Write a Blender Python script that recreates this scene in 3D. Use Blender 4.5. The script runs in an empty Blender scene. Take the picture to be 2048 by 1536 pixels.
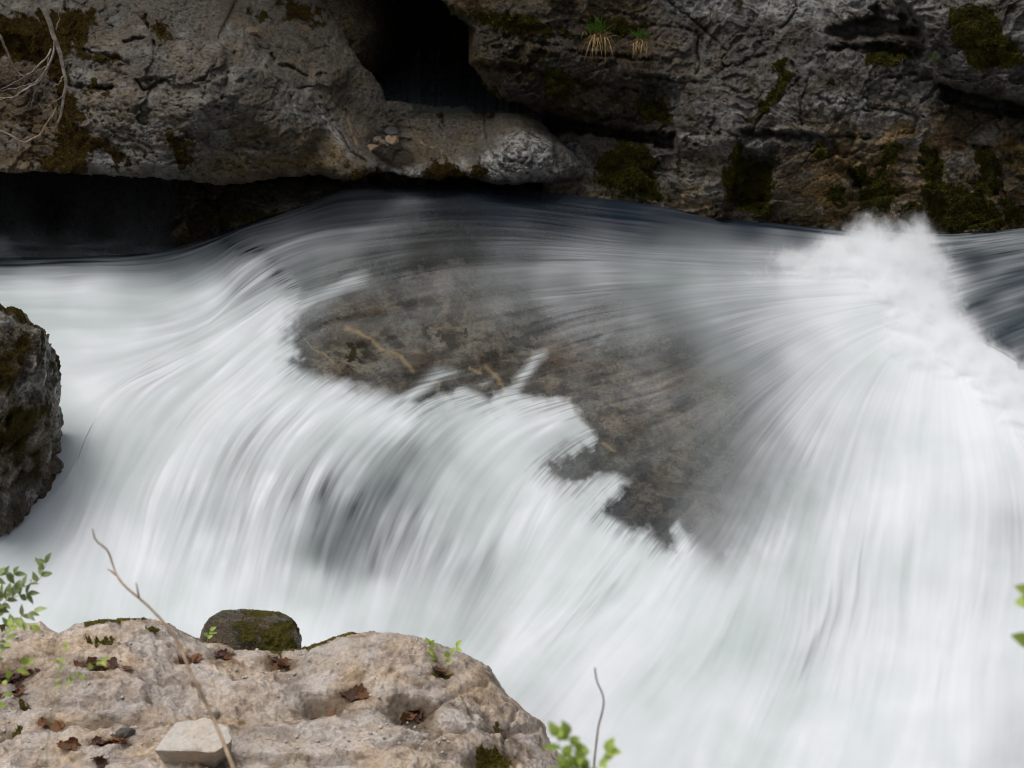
import bpy, math, random
import numpy as np
from mathutils import Vector

# ------------------------------------------------------------------ camera, world, sun, exposure
scene = bpy.context.scene
COL = scene.collection
FPX = 3822.0                      # focal length in photo pixels (photo is 2048 x 1536)
PITCH = math.radians(27.0)
CAMZ = 4.0
cam_d = bpy.data.cameras.new('camera')
cam_d.sensor_width = 36.0
cam_d.lens = 36.0 * FPX / 2048.0
cam_d.clip_start = 0.05
cam_d.clip_end = 400.0
cam = bpy.data.objects.new('camera', cam_d)
COL.objects.link(cam)
cam.location = (0, 0, CAMZ)
cam.rotation_euler = (math.pi / 2 - PITCH, 0, 0)
cam_d.dof.use_dof = True
cam_d.dof.focus_distance = 8.6
cam_d.dof.aperture_fstop = 9.0
scene.camera = cam

SUN_EL, SUN_AZ = math.radians(68), math.radians(-75)      # azimuth measured from +Y towards +X
world = bpy.data.worlds.new('World')
scene.world = world
world.use_nodes = True
wn = world.node_tree
bg = wn.nodes['Background']
sky = wn.nodes.new('ShaderNodeTexSky')
sky.sky_type = 'NISHITA'
sky.sun_disc = False
sky.sun_elevation = SUN_EL
sky.sun_rotation = SUN_AZ
sky.air_density = 1.0
sky.dust_density = 4.0
hsv = wn.nodes.new('ShaderNodeHueSaturation')          # overcast: the sky is nearly grey
hsv.inputs['Saturation'].default_value = 0.28
wn.links.new(sky.outputs[0], hsv.inputs['Color'])
wn.links.new(hsv.outputs[0], bg.inputs[0])
bg.inputs[1].default_value = 0.11
sun_d = bpy.data.lights.new('sun', 'SUN')
sun_d.energy = 1.3
sun_d.angle = math.radians(42)
sun_d.color = (1.0, 0.95, 0.88)
sun = bpy.data.objects.new('sun', sun_d)
COL.objects.link(sun)
sdir = Vector((math.cos(SUN_EL) * math.sin(SUN_AZ), math.cos(SUN_EL) * math.cos(SUN_AZ), math.sin(SUN_EL)))
sun.rotation_euler = (-sdir).to_track_quat('-Z', 'Y').to_euler()
vs = scene.view_settings
vs.view_transform = 'Standard'
vs.look = 'None'
vs.gamma = 1.0
vs.use_curve_mapping = False
vs.exposure = 0.55
cy = scene.cycles
cy.use_denoising = True
cy.max_bounces = 12
cy.volume_bounces = 8
cy.volume_step_rate = 0.35
cy.volume_max_steps = 256
cy.transparent_max_bounces = 24
cy.caustics_reflective = False
cy.caustics_refractive = False
cy.filter_width = 1.15

rng = np.random.default_rng(7)
random.seed(7)

# ------------------------------------------------------------------ photo pixel <-> place helpers
cp, sp = math.cos(PITCH), math.sin(PITCH)
def rays(px, py):
    px = np.asarray(px, float); py = np.asarray(py, float)
    u = (px - 1024) / FPX; v = (768 - py) / FPX
    return np.stack([u, cp + v * sp, -sp + v * cp], -1)
def at_y(px, py, Y):
    r = rays(px, py)
    k = np.asarray(Y, float) / r[..., 1]
    P = r * k[..., None]; P[..., 2] += CAMZ
    return P
def at_z(px, py, z):
    r = rays(px, py)
    k = (np.asarray(z, float) - CAMZ) / r[..., 2]
    P = r * k[..., None]; P[..., 2] += CAMZ
    return P
def to_px(P):
    d = P - np.array([0, 0, CAMZ])
    f = d[..., 1] * cp - d[..., 2] * sp
    v = d[..., 1] * sp + d[..., 2] * cp
    return 1024 + FPX * d[..., 0] / f, 768 - FPX * v / f

# ------------------------------------------------------------------ noise
_G = rng.normal(size=(256, 3)); _G /= np.linalg.norm(_G, axis=1)[:, None]
def _h(a, b, c, seed):
    h = (a * np.uint32(374761393) + b * np.uint32(668265263) + c * np.uint32(2147483647) + np.uint32(seed * 974711 & 0xffffffff))
    h = (h ^ (h >> np.uint32(13))) * np.uint32(1274126177)
    h = h ^ (h >> np.uint32(16))
    return h
def perlin(x, y, z=None, seed=0):
    x = np.asarray(x, float); y = np.asarray(y, float)
    x0 = np.floor(x); y0 = np.floor(y)
    fx = x - x0; fy = y - y0
    xi = x0.astype(np.int64).astype(np.uint32); yi = y0.astype(np.int64).astype(np.uint32)
    ux = fx * fx * fx * (fx * (fx * 6 - 15) + 10); uy = fy * fy * fy * (fy * (fy * 6 - 15) + 10)
    one = np.uint32(1)
    if z is None:
        zi = np.zeros_like(xi)
        def g(dx, dy):
            G = _G[_h(xi + np.uint32(dx), yi + np.uint32(dy), zi, seed) & np.uint32(255)]
            return G[..., 0] * (fx - dx) + G[..., 1] * (fy - dy)
        a = g(0, 0); b = g(1, 0); c = g(0, 1); d = g(1, 1)
        a = a + ux * (b - a); c = c + ux * (d - c)
        return (a + uy * (c - a)) * 1.6
    z = np.asarray(z, float); z0 = np.floor(z); fz = z - z0
    zi = z0.astype(np.int64).astype(np.uint32)
    uz = fz * fz * fz * (fz * (fz * 6 - 15) + 10)
    def g(dx, dy, dz):
        G = _G[_h(xi + np.uint32(dx), yi + np.uint32(dy), zi + np.uint32(dz), seed) & np.uint32(255)]
        return G[..., 0] * (fx - dx) + G[..., 1] * (fy - dy) + G[..., 2] * (fz - dz)
    r = []
    for dz in (0, 1):
        a = g(0, 0, dz); b = g(1, 0, dz); c = g(0, 1, dz); d = g(1, 1, dz)
        a = a + ux * (b - a); c = c + ux * (d - c)
        r.append(a + uy * (c - a))
    return (r[0] + uz * (r[1] - r[0])) * 1.5
def fbm(x, y, z=None, oct=4, seed=0, gain=0.5, lac=2.03):
    s = 0; a = 1.0
    for i in range(oct):
        f = lac ** i
        s = s + a * perlin(x * f, y * f, None if z is None else z * f, seed + i * 17)
        a *= gain
    return s
def ridged(x, y, z=None, oct=4, seed=0, gain=0.5):
    s = 0; a = 1.0
    for i in range(oct):
        f = 2.07 ** i
        s = s + a * (1 - np.abs(perlin(x * f, y * f, None if z is None else z * f, seed + i * 13)) * 2)
        a *= gain
    return s
def worley(x, y, seed=0, full=False):
    x = np.asarray(x, float); y = np.asarray(y, float)
    x0 = np.floor(x); y0 = np.floor(y)
    f1 = np.full(x.shape, 9.0); f2 = np.full(x.shape, 9.0); idc = np.zeros(x.shape)
    ox = np.zeros(x.shape); oy = np.zeros(x.shape); id2 = np.zeros(x.shape)
    for dx in (-1, 0, 1):
        for dy in (-1, 0, 1):
            a = (x0 + dx).astype(np.int64).astype(np.uint32); b = (y0 + dy).astype(np.int64).astype(np.uint32)
            h = _h(a, b, np.zeros_like(a), seed)
            jx = (h & np.uint32(1023)) / 1023.0; jy = ((h >> np.uint32(10)) & np.uint32(1023)) / 1023.0
            d = np.hypot(x0 + dx + jx - x, y0 + dy + jy - y)
            m = d < f1
            ox = np.where(m, x - (x0 + dx + jx), ox); oy = np.where(m, y - (y0 + dy + jy), oy)
            id2 = np.where(m, ((h >> np.uint32(5)) & np.uint32(1023)) / 1023.0, id2)
            f2 = np.where(m, f1, np.minimum(f2, d))
            idc = np.where(m, ((h >> np.uint32(20)) & np.uint32(1023)) / 1023.0, idc)
            f1 = np.where(m, d, f1)
    if full: return f1, f2, idc, id2, ox, oy
    return f1, f2, idc
def sstep(a, b, x):
    t = np.clip((x - a) / (b - a), 0, 1)
    return t * t * (3 - 2 * t)
def seg_dist(px, py, line):
    best = np.full(px.shape, 1e9)
    for (x0, y0), (x1, y1) in zip(line[:-1], line[1:]):
        dx, dy = x1 - x0, y1 - y0
        t = np.clip(((px - x0) * dx + (py - y0) * dy) / max(dx * dx + dy * dy, 1e-9), 0, 1)
        best = np.minimum(best, np.hypot(px - x0 - t * dx, py - y0 - t * dy))
    return best
def sdf(px, py, poly):
    d = seg_dist(px, py, list(poly) + [poly[0]])
    ins = np.zeros(px.shape, bool)
    n = len(poly)
    for i in range(n):
        x0, y0 = poly[i]; x1, y1 = poly[(i + 1) % n]
        if y0 == y1: continue
        c = ((y0 > py) != (y1 > py)) & (px < (x1 - x0) * (py - y0) / (y1 - y0) + x0)
        ins ^= c
    return np.where(ins, d, -d)
def rbf(pts, smooth=0.0):
    """thin plate through (px, py, value) control points"""
    A = np.array(pts, float); X = A[:, :2] / 400.0; n = len(A)
    def K(r2): return 0.5 * r2 * np.log(r2 + 1e-9)
    D = ((X[:, None] - X[None]) ** 2).sum(-1)
    M = np.zeros((n + 3, n + 3)); M[:n, :n] = K(D) + smooth * np.eye(n)
    M[:n, n] = 1; M[:n, n + 1:] = X; M[n, :n] = 1; M[n + 1:, :n] = X.T
    w = np.linalg.solve(M, np.concatenate([A[:, 2], np.zeros(3)]))
    def f(px, py):
        x = np.asarray(px, float) / 400.0; y = np.asarray(py, float) / 400.0
        s = w[n] + w[n + 1] * x + w[n + 2] * y
        for i in range(n):
            s = s + w[i] * K((x - X[i, 0]) ** 2 + (y - X[i, 1]) ** 2)
        return s
    return f
def idw(pts, p=2.6, soft=25.0):
    def f(px, py):
        a = np.zeros(px.shape); b = np.zeros(px.shape)
        for x, y, v in pts:
            w = 1.0 / ((px - x) ** 2 + (py - y) ** 2 + soft * soft) ** (p / 2)
            a += w * v; b += w
        return a / b
    return f

# ------------------------------------------------------------------ mesh helpers
def new_mesh(name, V, F, mat=None, parent=None, attrs=None, smooth=True):
    """V (n,3) array, F (m,k) array or list of arrays"""
    me = bpy.data.meshes.new(name)
    V = np.asarray(V, np.float32)
    Fs = [np.asarray(f, np.int32) for f in (F if isinstance(F, (list, tuple)) else [F]) if len(f)]
    me.vertices.add(len(V)); me.vertices.foreach_set('co', V.ravel())
    tot = sum(f.size for f in Fs); npoly = sum(len(f) for f in Fs)
    me.loops.add(tot); me.loops.foreach_set('vertex_index', np.concatenate([f.ravel() for f in Fs]))
    sizes = np.concatenate([np.full(len(f), f.shape[1], np.int32) for f in Fs])
    starts = np.concatenate([[0], np.cumsum(sizes)[:-1]]).astype(np.int32)
    me.polygons.add(npoly)
    me.polygons.foreach_set('loop_start', starts)
    me.polygons.foreach_set('loop_total', sizes)
    me.polygons.foreach_set('use_smooth', np.full(npoly, smooth))
    me.update(calc_edges=True); me.validate()
    for k, v in (attrs or {}).items():
        at = me.attributes.new(k, 'FLOAT', 'POINT')
        at.data.foreach_set('value', np.asarray(v, np.float32).ravel())
    if mat: me.materials.append(mat)
    o = bpy.data.objects.new(name, me)
    COL.objects.link(o)
    if parent: o.parent = parent
    return o
def tag(o, label=None, cat=None, group=None, kind=None):
    if label: o['label'] = label
    if cat: o['category'] = cat
    if group: o['group'] = group
    if kind: o['kind'] = kind
    return o
def empty(name, loc=(0, 0, 0)):
    o = bpy.data.objects.new(name, None); o.location = loc
    o.empty_display_size = 0.1
    COL.objects.link(o)
    return o
def grid_faces(nr, nc, keep=None):
    i = np.arange(nr * nc).reshape(nr, nc)
    F = np.stack([i[:-1, :-1], i[1:, :-1], i[1:, 1:], i[:-1, 1:]], -1).reshape(-1, 4)
    if keep is not None: F = F[keep.ravel()]
    return F
def face_up(V, F):
    N = np.cross(V[F[:, 2]] - V[F[:, 0]], V[F[:, 3]] - V[F[:, 1]])
    return F[:, ::-1] if N[:, 2].sum() < 0 else F
def compact(V, F, attrs):
    used = np.unique(F); m = np.full(len(V), -1); m[used] = np.arange(len(used))
    return V[used], m[F], {k: np.asarray(v).ravel()[used] for k, v in attrs.items()}
def skirt(V, F, attrs, off, drop=None):
    """close an open relief backwards: border edges are extruded by off and capped by a mirrored copy"""
    E = np.concatenate([F[:, [0, 1]], F[:, [1, 2]], F[:, [2, 3]], F[:, [3, 0]]])
    key = np.sort(E, 1); k = key[:, 0].astype(np.int64) * (len(V) + 1) + key[:, 1]
    _, inv, cnt = np.unique(k, return_inverse=True, return_counts=True)
    B = E[cnt[inv] == 1]
    bv = np.unique(B); n = len(V)
    m = np.full(n, -1)
    off = np.asarray(off, float)
    step_v = off[None] if abs(off[1]) < 1e-6 else np.stack([V[bv][:, 0] / V[bv][:, 1] * off[1], np.full(len(bv), off[1]), np.full(len(bv), off[2])], -1)
    if drop is not None and abs(off[1]) > 1e-6:                   # upper rims fall away behind, undersides run back level
        pxv, pyv = to_px(V[bv])
        step_v = step_v.copy(); step_v[:, 2] += np.where(pyv < drop, (V[bv][:, 2] - CAMZ) / V[bv][:, 1] * off[1] * 1.2, 0)
    layers = [V[bv] + step_v * t for t in (0.12, 1.0)]
    V2 = np.concatenate([V] + layers)
    Fs = [F]
    prev = np.arange(n)
    for li in range(2):
        m = np.full(n, -1); m[bv] = n + li * len(bv) + np.arange(len(bv))
        Fs.append(np.stack([prev[B[:, 1]], prev[B[:, 0]], m[B[:, 0]], m[B[:, 1]]], -1))
        prev = m
    at = {kk: np.concatenate([v] + [v[bv]] * 2) for kk, v in attrs.items()}
    return V2, np.concatenate(Fs), at
def tube(pts, radii, seg=6, jit=0.0):
    pts = np.asarray(pts, float); n = len(pts)
    radii = np.asarray(radii, float) * np.ones(n)
    T = np.gradient(pts, axis=0); T /= np.linalg.norm(T, axis=1)[:, None] + 1e-12
    ref = np.array([0.3, 0.9, 0.2]); A = np.cross(T, ref); A /= np.linalg.norm(A, axis=1)[:, None] + 1e-9
    B = np.cross(T, A)
    an = np.linspace(0, 2 * np.pi, seg, endpoint=False)
    r = radii[:, None] * (1 + jit * rng.normal(size=(n, seg)))
    V = pts[:, None] + r[..., None] * (np.cos(an)[None, :, None] * A[:, None] + np.sin(an)[None, :, None] * B[:, None])
    V = V.reshape(-1, 3)
    F = []
    for i in range(n - 1):
        for j in range(seg):
            k = (j + 1) % seg
            F.append((i * seg + j, i * seg + k, (i + 1) * seg + k, (i + 1) * seg + j))
    F = np.array(F)
    V = np.concatenate([V, pts[:1], pts[-1:]])
    c0, c1 = len(V) - 2, len(V) - 1
    T3 = np.array([(c0, (j + 1) % seg, j) for j in range(seg)] + [(c1, (n - 1) * seg + j, (n - 1) * seg + (j + 1) % seg) for j in range(seg)])
    return V, F, T3
def spline(pts, n):
    P = np.asarray(pts, float); m = len(P)
    d = np.concatenate([[0], np.cumsum(np.linalg.norm(np.diff(P[:, :2] if P.shape[1] > 3 else P, axis=0), axis=1))]); d /= d[-1]
    # Catmull-Rom (non uniform, via Hermite)
    Tm = np.gradient(P, d, axis=0)
    u = np.linspace(0, 1, n); k = np.clip(np.searchsorted(d, u, 'right') - 1, 0, m - 2)
    h = (d[k + 1] - d[k])[:, None]; t = ((u - d[k])[:, None]) / h
    return ((2 * t**3 - 3 * t**2 + 1) * P[k] + (t**3 - 2 * t**2 + t) * h * Tm[k] + (-2 * t**3 + 3 * t**2) * P[k + 1] + (t**3 - t**2) * h * Tm[k + 1])
class MB:
    def __init__(s): s.V = []; s.Q = []; s.T = []; s.n = 0
    def add(s, V, Q=None, T=None):
        V = np.asarray(V, float)
        if Q is not None and len(Q): s.Q.append(np.asarray(Q) + s.n)
        if T is not None and len(T): s.T.append(np.asarray(T) + s.n)
        s.V.append(V); s.n += len(V)
    def build(s, name, mat, parent=None, smooth=True, attrs=None):
        F = []
        if s.Q: F.append(np.concatenate(s.Q))
        if s.T: F.append(np.concatenate(s.T))
        return new_mesh(name, np.concatenate(s.V), F, mat, parent, attrs, smooth)

# ------------------------------------------------------------------ node helper
class NT:
    def __init__(s, name):
        s.m = bpy.data.materials.new(name); s.m.use_nodes = True
        s.t = s.m.node_tree; s.t.nodes.clear()
        s.out = s.t.nodes.new('ShaderNodeOutputMaterial')
        s._c = None
    def n(s, typ, **kw):
        nd = s.t.nodes.new(typ)
        for k, v in kw.items(): setattr(nd, k, v)
        return nd
    def put(s, sock, v):
        if v is None: return
        if isinstance(v, bpy.types.NodeSocket): s.t.links.new(v, sock)
        elif isinstance(v, (tuple, list)) and len(v) == 3 and sock.type == 'RGBA': sock.default_value = (*v, 1)
        else: sock.default_value = v
    def co(s):
        if s._c is None: s._c = s.n('ShaderNodeTexCoord').outputs['Object']
        return s._c
    def map(s, scale=(1, 1, 1), rot=(0, 0, 0), vec=None):
        nd = s.n('ShaderNodeMapping'); s.put(nd.inputs['Vector'], vec or s.co())
        nd.inputs['Scale'].default_value = scale; nd.inputs['Rotation'].default_value = rot
        return nd.outputs[0]
    def noise(s, scale, detail=6, rough=0.55, vec=None, dist=0.0, color=False):
        nd = s.n('ShaderNodeTexNoise'); s.put(nd.inputs['Vector'], vec or s.co())
        nd.inputs['Scale'].default_value = scale; nd.inputs['Detail'].default_value = detail
        nd.inputs['Roughness'].default_value = rough; nd.inputs['Distortion'].default_value = dist
        return nd.outputs['Color' if color else 'Fac']
    def vor(s, scale, vec=None, feature='F1', out='Distance'):
        nd = s.n('ShaderNodeTexVoronoi', feature=feature); s.put(nd.inputs['Vector'], vec or s.co())
        nd.inputs['Scale'].default_value = scale
        return nd.outputs[out]
    def attr(s, name):
        nd = s.n('ShaderNodeAttribute'); nd.attribute_name = name
        return nd.outputs['Fac']
    def math(s, op, a, b=0.0, c=None, clamp=False):
        nd = s.n('ShaderNodeMath', operation=op); nd.use_clamp = clamp
        s.put(nd.inputs[0], a); s.put(nd.inputs[1], b)
        if c is not None: s.put(nd.inputs[2], c)
        return nd.outputs[0]
    def rng(s, v, a, b, c=0.0, d=1.0):
        nd = s.n('ShaderNodeMapRange', interpolation_type='SMOOTHSTEP'); s.put(nd.inputs[0], v)
        for i, x in enumerate((a, b, c, d)): nd.inputs[i + 1].default_value = x
        return nd.outputs[0]
    def mix(s, f, a, b, blend='MIX'):
        nd = s.n('ShaderNodeMix', data_type='RGBA', blend_type=blend)
        s.put(nd.inputs[0], f); s.put(nd.inputs[6], a); s.put(nd.inputs[7], b)
        return nd.outputs[2]
    def ramp(s, v, stops):
        nd = s.n('ShaderNodeValToRGB'); s.put(nd.inputs[0], v)
        e = nd.color_ramp.elements
        while len(e) < len(stops): e.new(0.5)
        for i, (p, c) in enumerate(stops): e[i].position = p; e[i].color = (*c, 1)
        return nd.outputs[0]
    def bump(s, h, dist, strength=1.0, normal=None):
        nd = s.n('ShaderNodeBump'); s.put(nd.inputs['Height'], h)
        nd.inputs['Distance'].default_value = dist; nd.inputs['Strength'].default_value = strength
        s.put(nd.inputs['Normal'], normal)
        return nd.outputs[0]
    def bsdf(s, color, rough=0.8, spec=0.3, normal=None, **kw):
        nd = s.n('ShaderNodeBsdfPrincipled')
        s.put(nd.inputs['Base Color'], color); s.put(nd.inputs['Roughness'], rough); s.put(nd.inputs['Specular IOR Level'], spec)
        s.put(nd.inputs['Normal'], normal)
        for k, v in kw.items(): s.put(nd.inputs[k], v)
        return nd.outputs[0]
    def mixs(s, f, a, b):
        nd = s.n('ShaderNodeMixShader'); s.put(nd.inputs[0], f); s.put(nd.inputs[1], a); s.put(nd.inputs[2], b)
        return nd.outputs[0]
    def done(s, surf):
        s.t.links.new(surf, s.out.inputs['Surface'])
        return s.m

def rock_mat(name, dark, mid, light, scale=1.0, strata=(0, 0, 0), rough=0.75, bump=1.0, mossc=((0.016, 0.012, 0.003), (0.06, 0.04, 0.010), (0.05, 0.052, 0.009)), spots=0.5, layer=0.6, palec=(0.36, 0.35, 0.335), grit=1.0, damp=0.0):
    t = NT(name)
    big = t.noise(2.2 * scale, 7, 0.6, dist=0.4)
    lay = t.noise(6 * scale, 8, 0.62, t.map((1, 1.2, 4.5), strata), dist=0.3)
    mixv = t.math('ADD', t.math('MULTIPLY', big, 1 - layer * 0.5), t.math('MULTIPLY', lay, layer * 0.5))
    col = t.ramp(mixv, [(0.34, dark), (0.5, mid), (0.66, light)])
    fine = t.noise(55 * scale, 8, 0.7)
    col = t.mix(t.rng(fine, 0.36, 0.62, 1 - grit, 0.9), t.mix(0.62, col, (0.02, 0.02, 0.018)), t.mix(0.28, col, light))
    # flecks and small dark pits
    sp_ = t.noise(120 * scale, 4, 0.6, t.map((1, 1, 1.6), strata))
    col = t.mix(t.rng(sp_, 0.60, 0.70, 0, 0.7 * spots), col, light)
    pit = t.noise(38 * scale, 5, 0.75, t.map((1, 1, 2.0), strata))
    pitm = t.rng(pit, 0.57, 0.64) if grit > 0.9 else t.rng(pit, 0.74, 0.80)
    col = t.mix(t.math('MULTIPLY', pitm, 0.75 * (1 if grit > 0.9 else 0.15)), col, (0.018, 0.016, 0.012))
    # warm / cool drift
    hue = t.noise(4.5 * scale, 3, 0.5)
    col = t.mix(t.rng(hue, 0.38, 0.66, 0, 0.7), col, t.mix(1.0, col, (1.12, 0.94, 0.70), 'MULTIPLY'))
    # ochre, pale, dark, wet, moss masks
    och = t.attr('ochre')
    col = t.mix(t.math('MULTIPLY', och, t.rng(big, 0.35, 0.6, 0.4, 1.0)), col, t.mix(1.0, col, (2.0, 1.45, 0.52), 'MULTIPLY'))
    pale = t.math('MULTIPLY', t.attr('pale'), t.rng(t.noise(26 * scale, 7, 0.7), 0.38, 0.58))
    col = t.mix(pale, col, palec)
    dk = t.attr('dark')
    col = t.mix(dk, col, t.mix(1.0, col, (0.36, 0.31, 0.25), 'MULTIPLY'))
    vein = t.attr('vein')
    col = t.mix(vein, col, (0.46, 0.31, 0.15))
    wet = t.attr('wet')
    if damp: wet = t.math('MAXIMUM', wet, t.rng(t.noise(3.0, 6, 0.65, dist=0.5), 0.50, 0.62, 0, damp))
    col = t.mix(wet, col, t.mix(1.0, col, (0.42, 0.41, 0.38), 'MULTIPLY'))
    mo = t.attr('moss')
    mn = t.noise(70, 6, 0.7)
    moss = t.rng(t.math('ADD', mo, t.math('MULTIPLY', t.math('SUBTRACT', t.noise(16, 8, 0.75), 0.5), 2.0)), 0.36, 0.66)
    mcol = t.ramp(t.math('ADD', t.math('MULTIPLY', mn, 0.7), t.math('MULTIPLY', t.noise(7, 3, 0.5), 0.35)), [(0.38, mossc[0]), (0.54, mossc[1]), (0.66, mossc[2])])
    col = t.mix(moss, col, mcol)
    # relief
    h = t.math('ADD', t.math('MULTIPLY', t.noise(18 * scale, 9, 0.68, t.map((1, 1, 2.2), strata)), 1.0), t.math('MULTIPLY', fine, 0.45 * grit))
    h = t.math('SUBTRACT', h, t.math('MULTIPLY', pitm, 0.35))
    h = t.math('ADD', h, t.math('MULTIPLY', t.math('MULTIPLY', moss, t.noise(160, 3, 0.6)), 0.8))
    nrm = t.bump(h, 0.034 / scale * bump, 1.0)
    rg = t.math('SUBTRACT', t.math('ADD', rough, t.math('MULTIPLY', t.math('SUBTRACT', fine, 0.5), 0.3)), t.math('MULTIPLY', wet, 0.5))
    rg = t.math('MAXIMUM', t.mix(moss, rg, (0.95, 0.95, 0.95)), 0.12)
    spc = t.math('SUBTRACT', 0.4, t.math('MULTIPLY', moss, 0.35))
    return t.done(t.bsdf(col, rg, spc, nrm))
def flat_mat(name, c1, c2, scale=20, rough=0.7, spec=0.3, bump=0.002, trans=0.0):
    t = NT(name)
    f = t.noise(scale, 5, 0.6)
    col = t.mix(t.rng(f, 0.35, 0.65), c1, c2)
    info = t.n('ShaderNodeObjectInfo')
    col = t.mix(1.0, col, t.ramp(info.outputs['Random'], [(0, (0.7, 0.7, 0.7)), (1, (1.2, 1.15, 1.1))]), 'MULTIPLY')
    b = t.bsdf(col, rough, spec, t.bump(t.noise(scale * 3, 4, 0.6), bump))
    if trans:
        tr = t.n('ShaderNodeBsdfTranslucent'); t.put(tr.inputs[0], col)
        b = t.mixs(trans, b, tr.outputs[0])
    return t.done(b)

def zeros(a): return np.zeros(a.shape)
def blotch(px, py, polys, soft=6, amp=8, sc=22, seed=3):
    """mask of ragged patches outlined by polygons"""
    m = zeros(px)
    n = fbm(px / sc, py / sc, oct=5, seed=seed, gain=0.62) * amp * 1.5
    for p in polys:
        xs = [q[0] for q in p]; ys = [q[1] for q in p]
        box = (px > min(xs) - 40) & (px < max(xs) + 40) & (py > min(ys) - 40) & (py < max(ys) + 40)
        if box.any():
            d = sdf(px[box], py[box], p) + n[box]
            m[box] = np.maximum(m[box], sstep(-soft * 1.6, soft * 1.6, d))
    return m

# ================================================================== ROCK BANK (far side)
M_slab = rock_mat('grey pitted rock', (0.046, 0.041, 0.033), (0.102, 0.094, 0.081), (0.19, 0.178, 0.160), 1.0, (0, math.radians(18), 0), spots=0.8, damp=0.3)
M_wall = rock_mat('layered dark rock', (0.030, 0.024, 0.016), (0.088, 0.078, 0.064), (0.235, 0.222, 0.205), 1.0, (0, math.radians(-14), 0), layer=1.1, spots=1.0, rough=0.50, damp=0.7)
M_wet = rock_mat('wet mossy rock', (0.05, 0.045, 0.035), (0.11, 0.10, 0.085), (0.24, 0.23, 0.22), 1.2, (0, math.radians(10), 0), rough=0.35)

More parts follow.
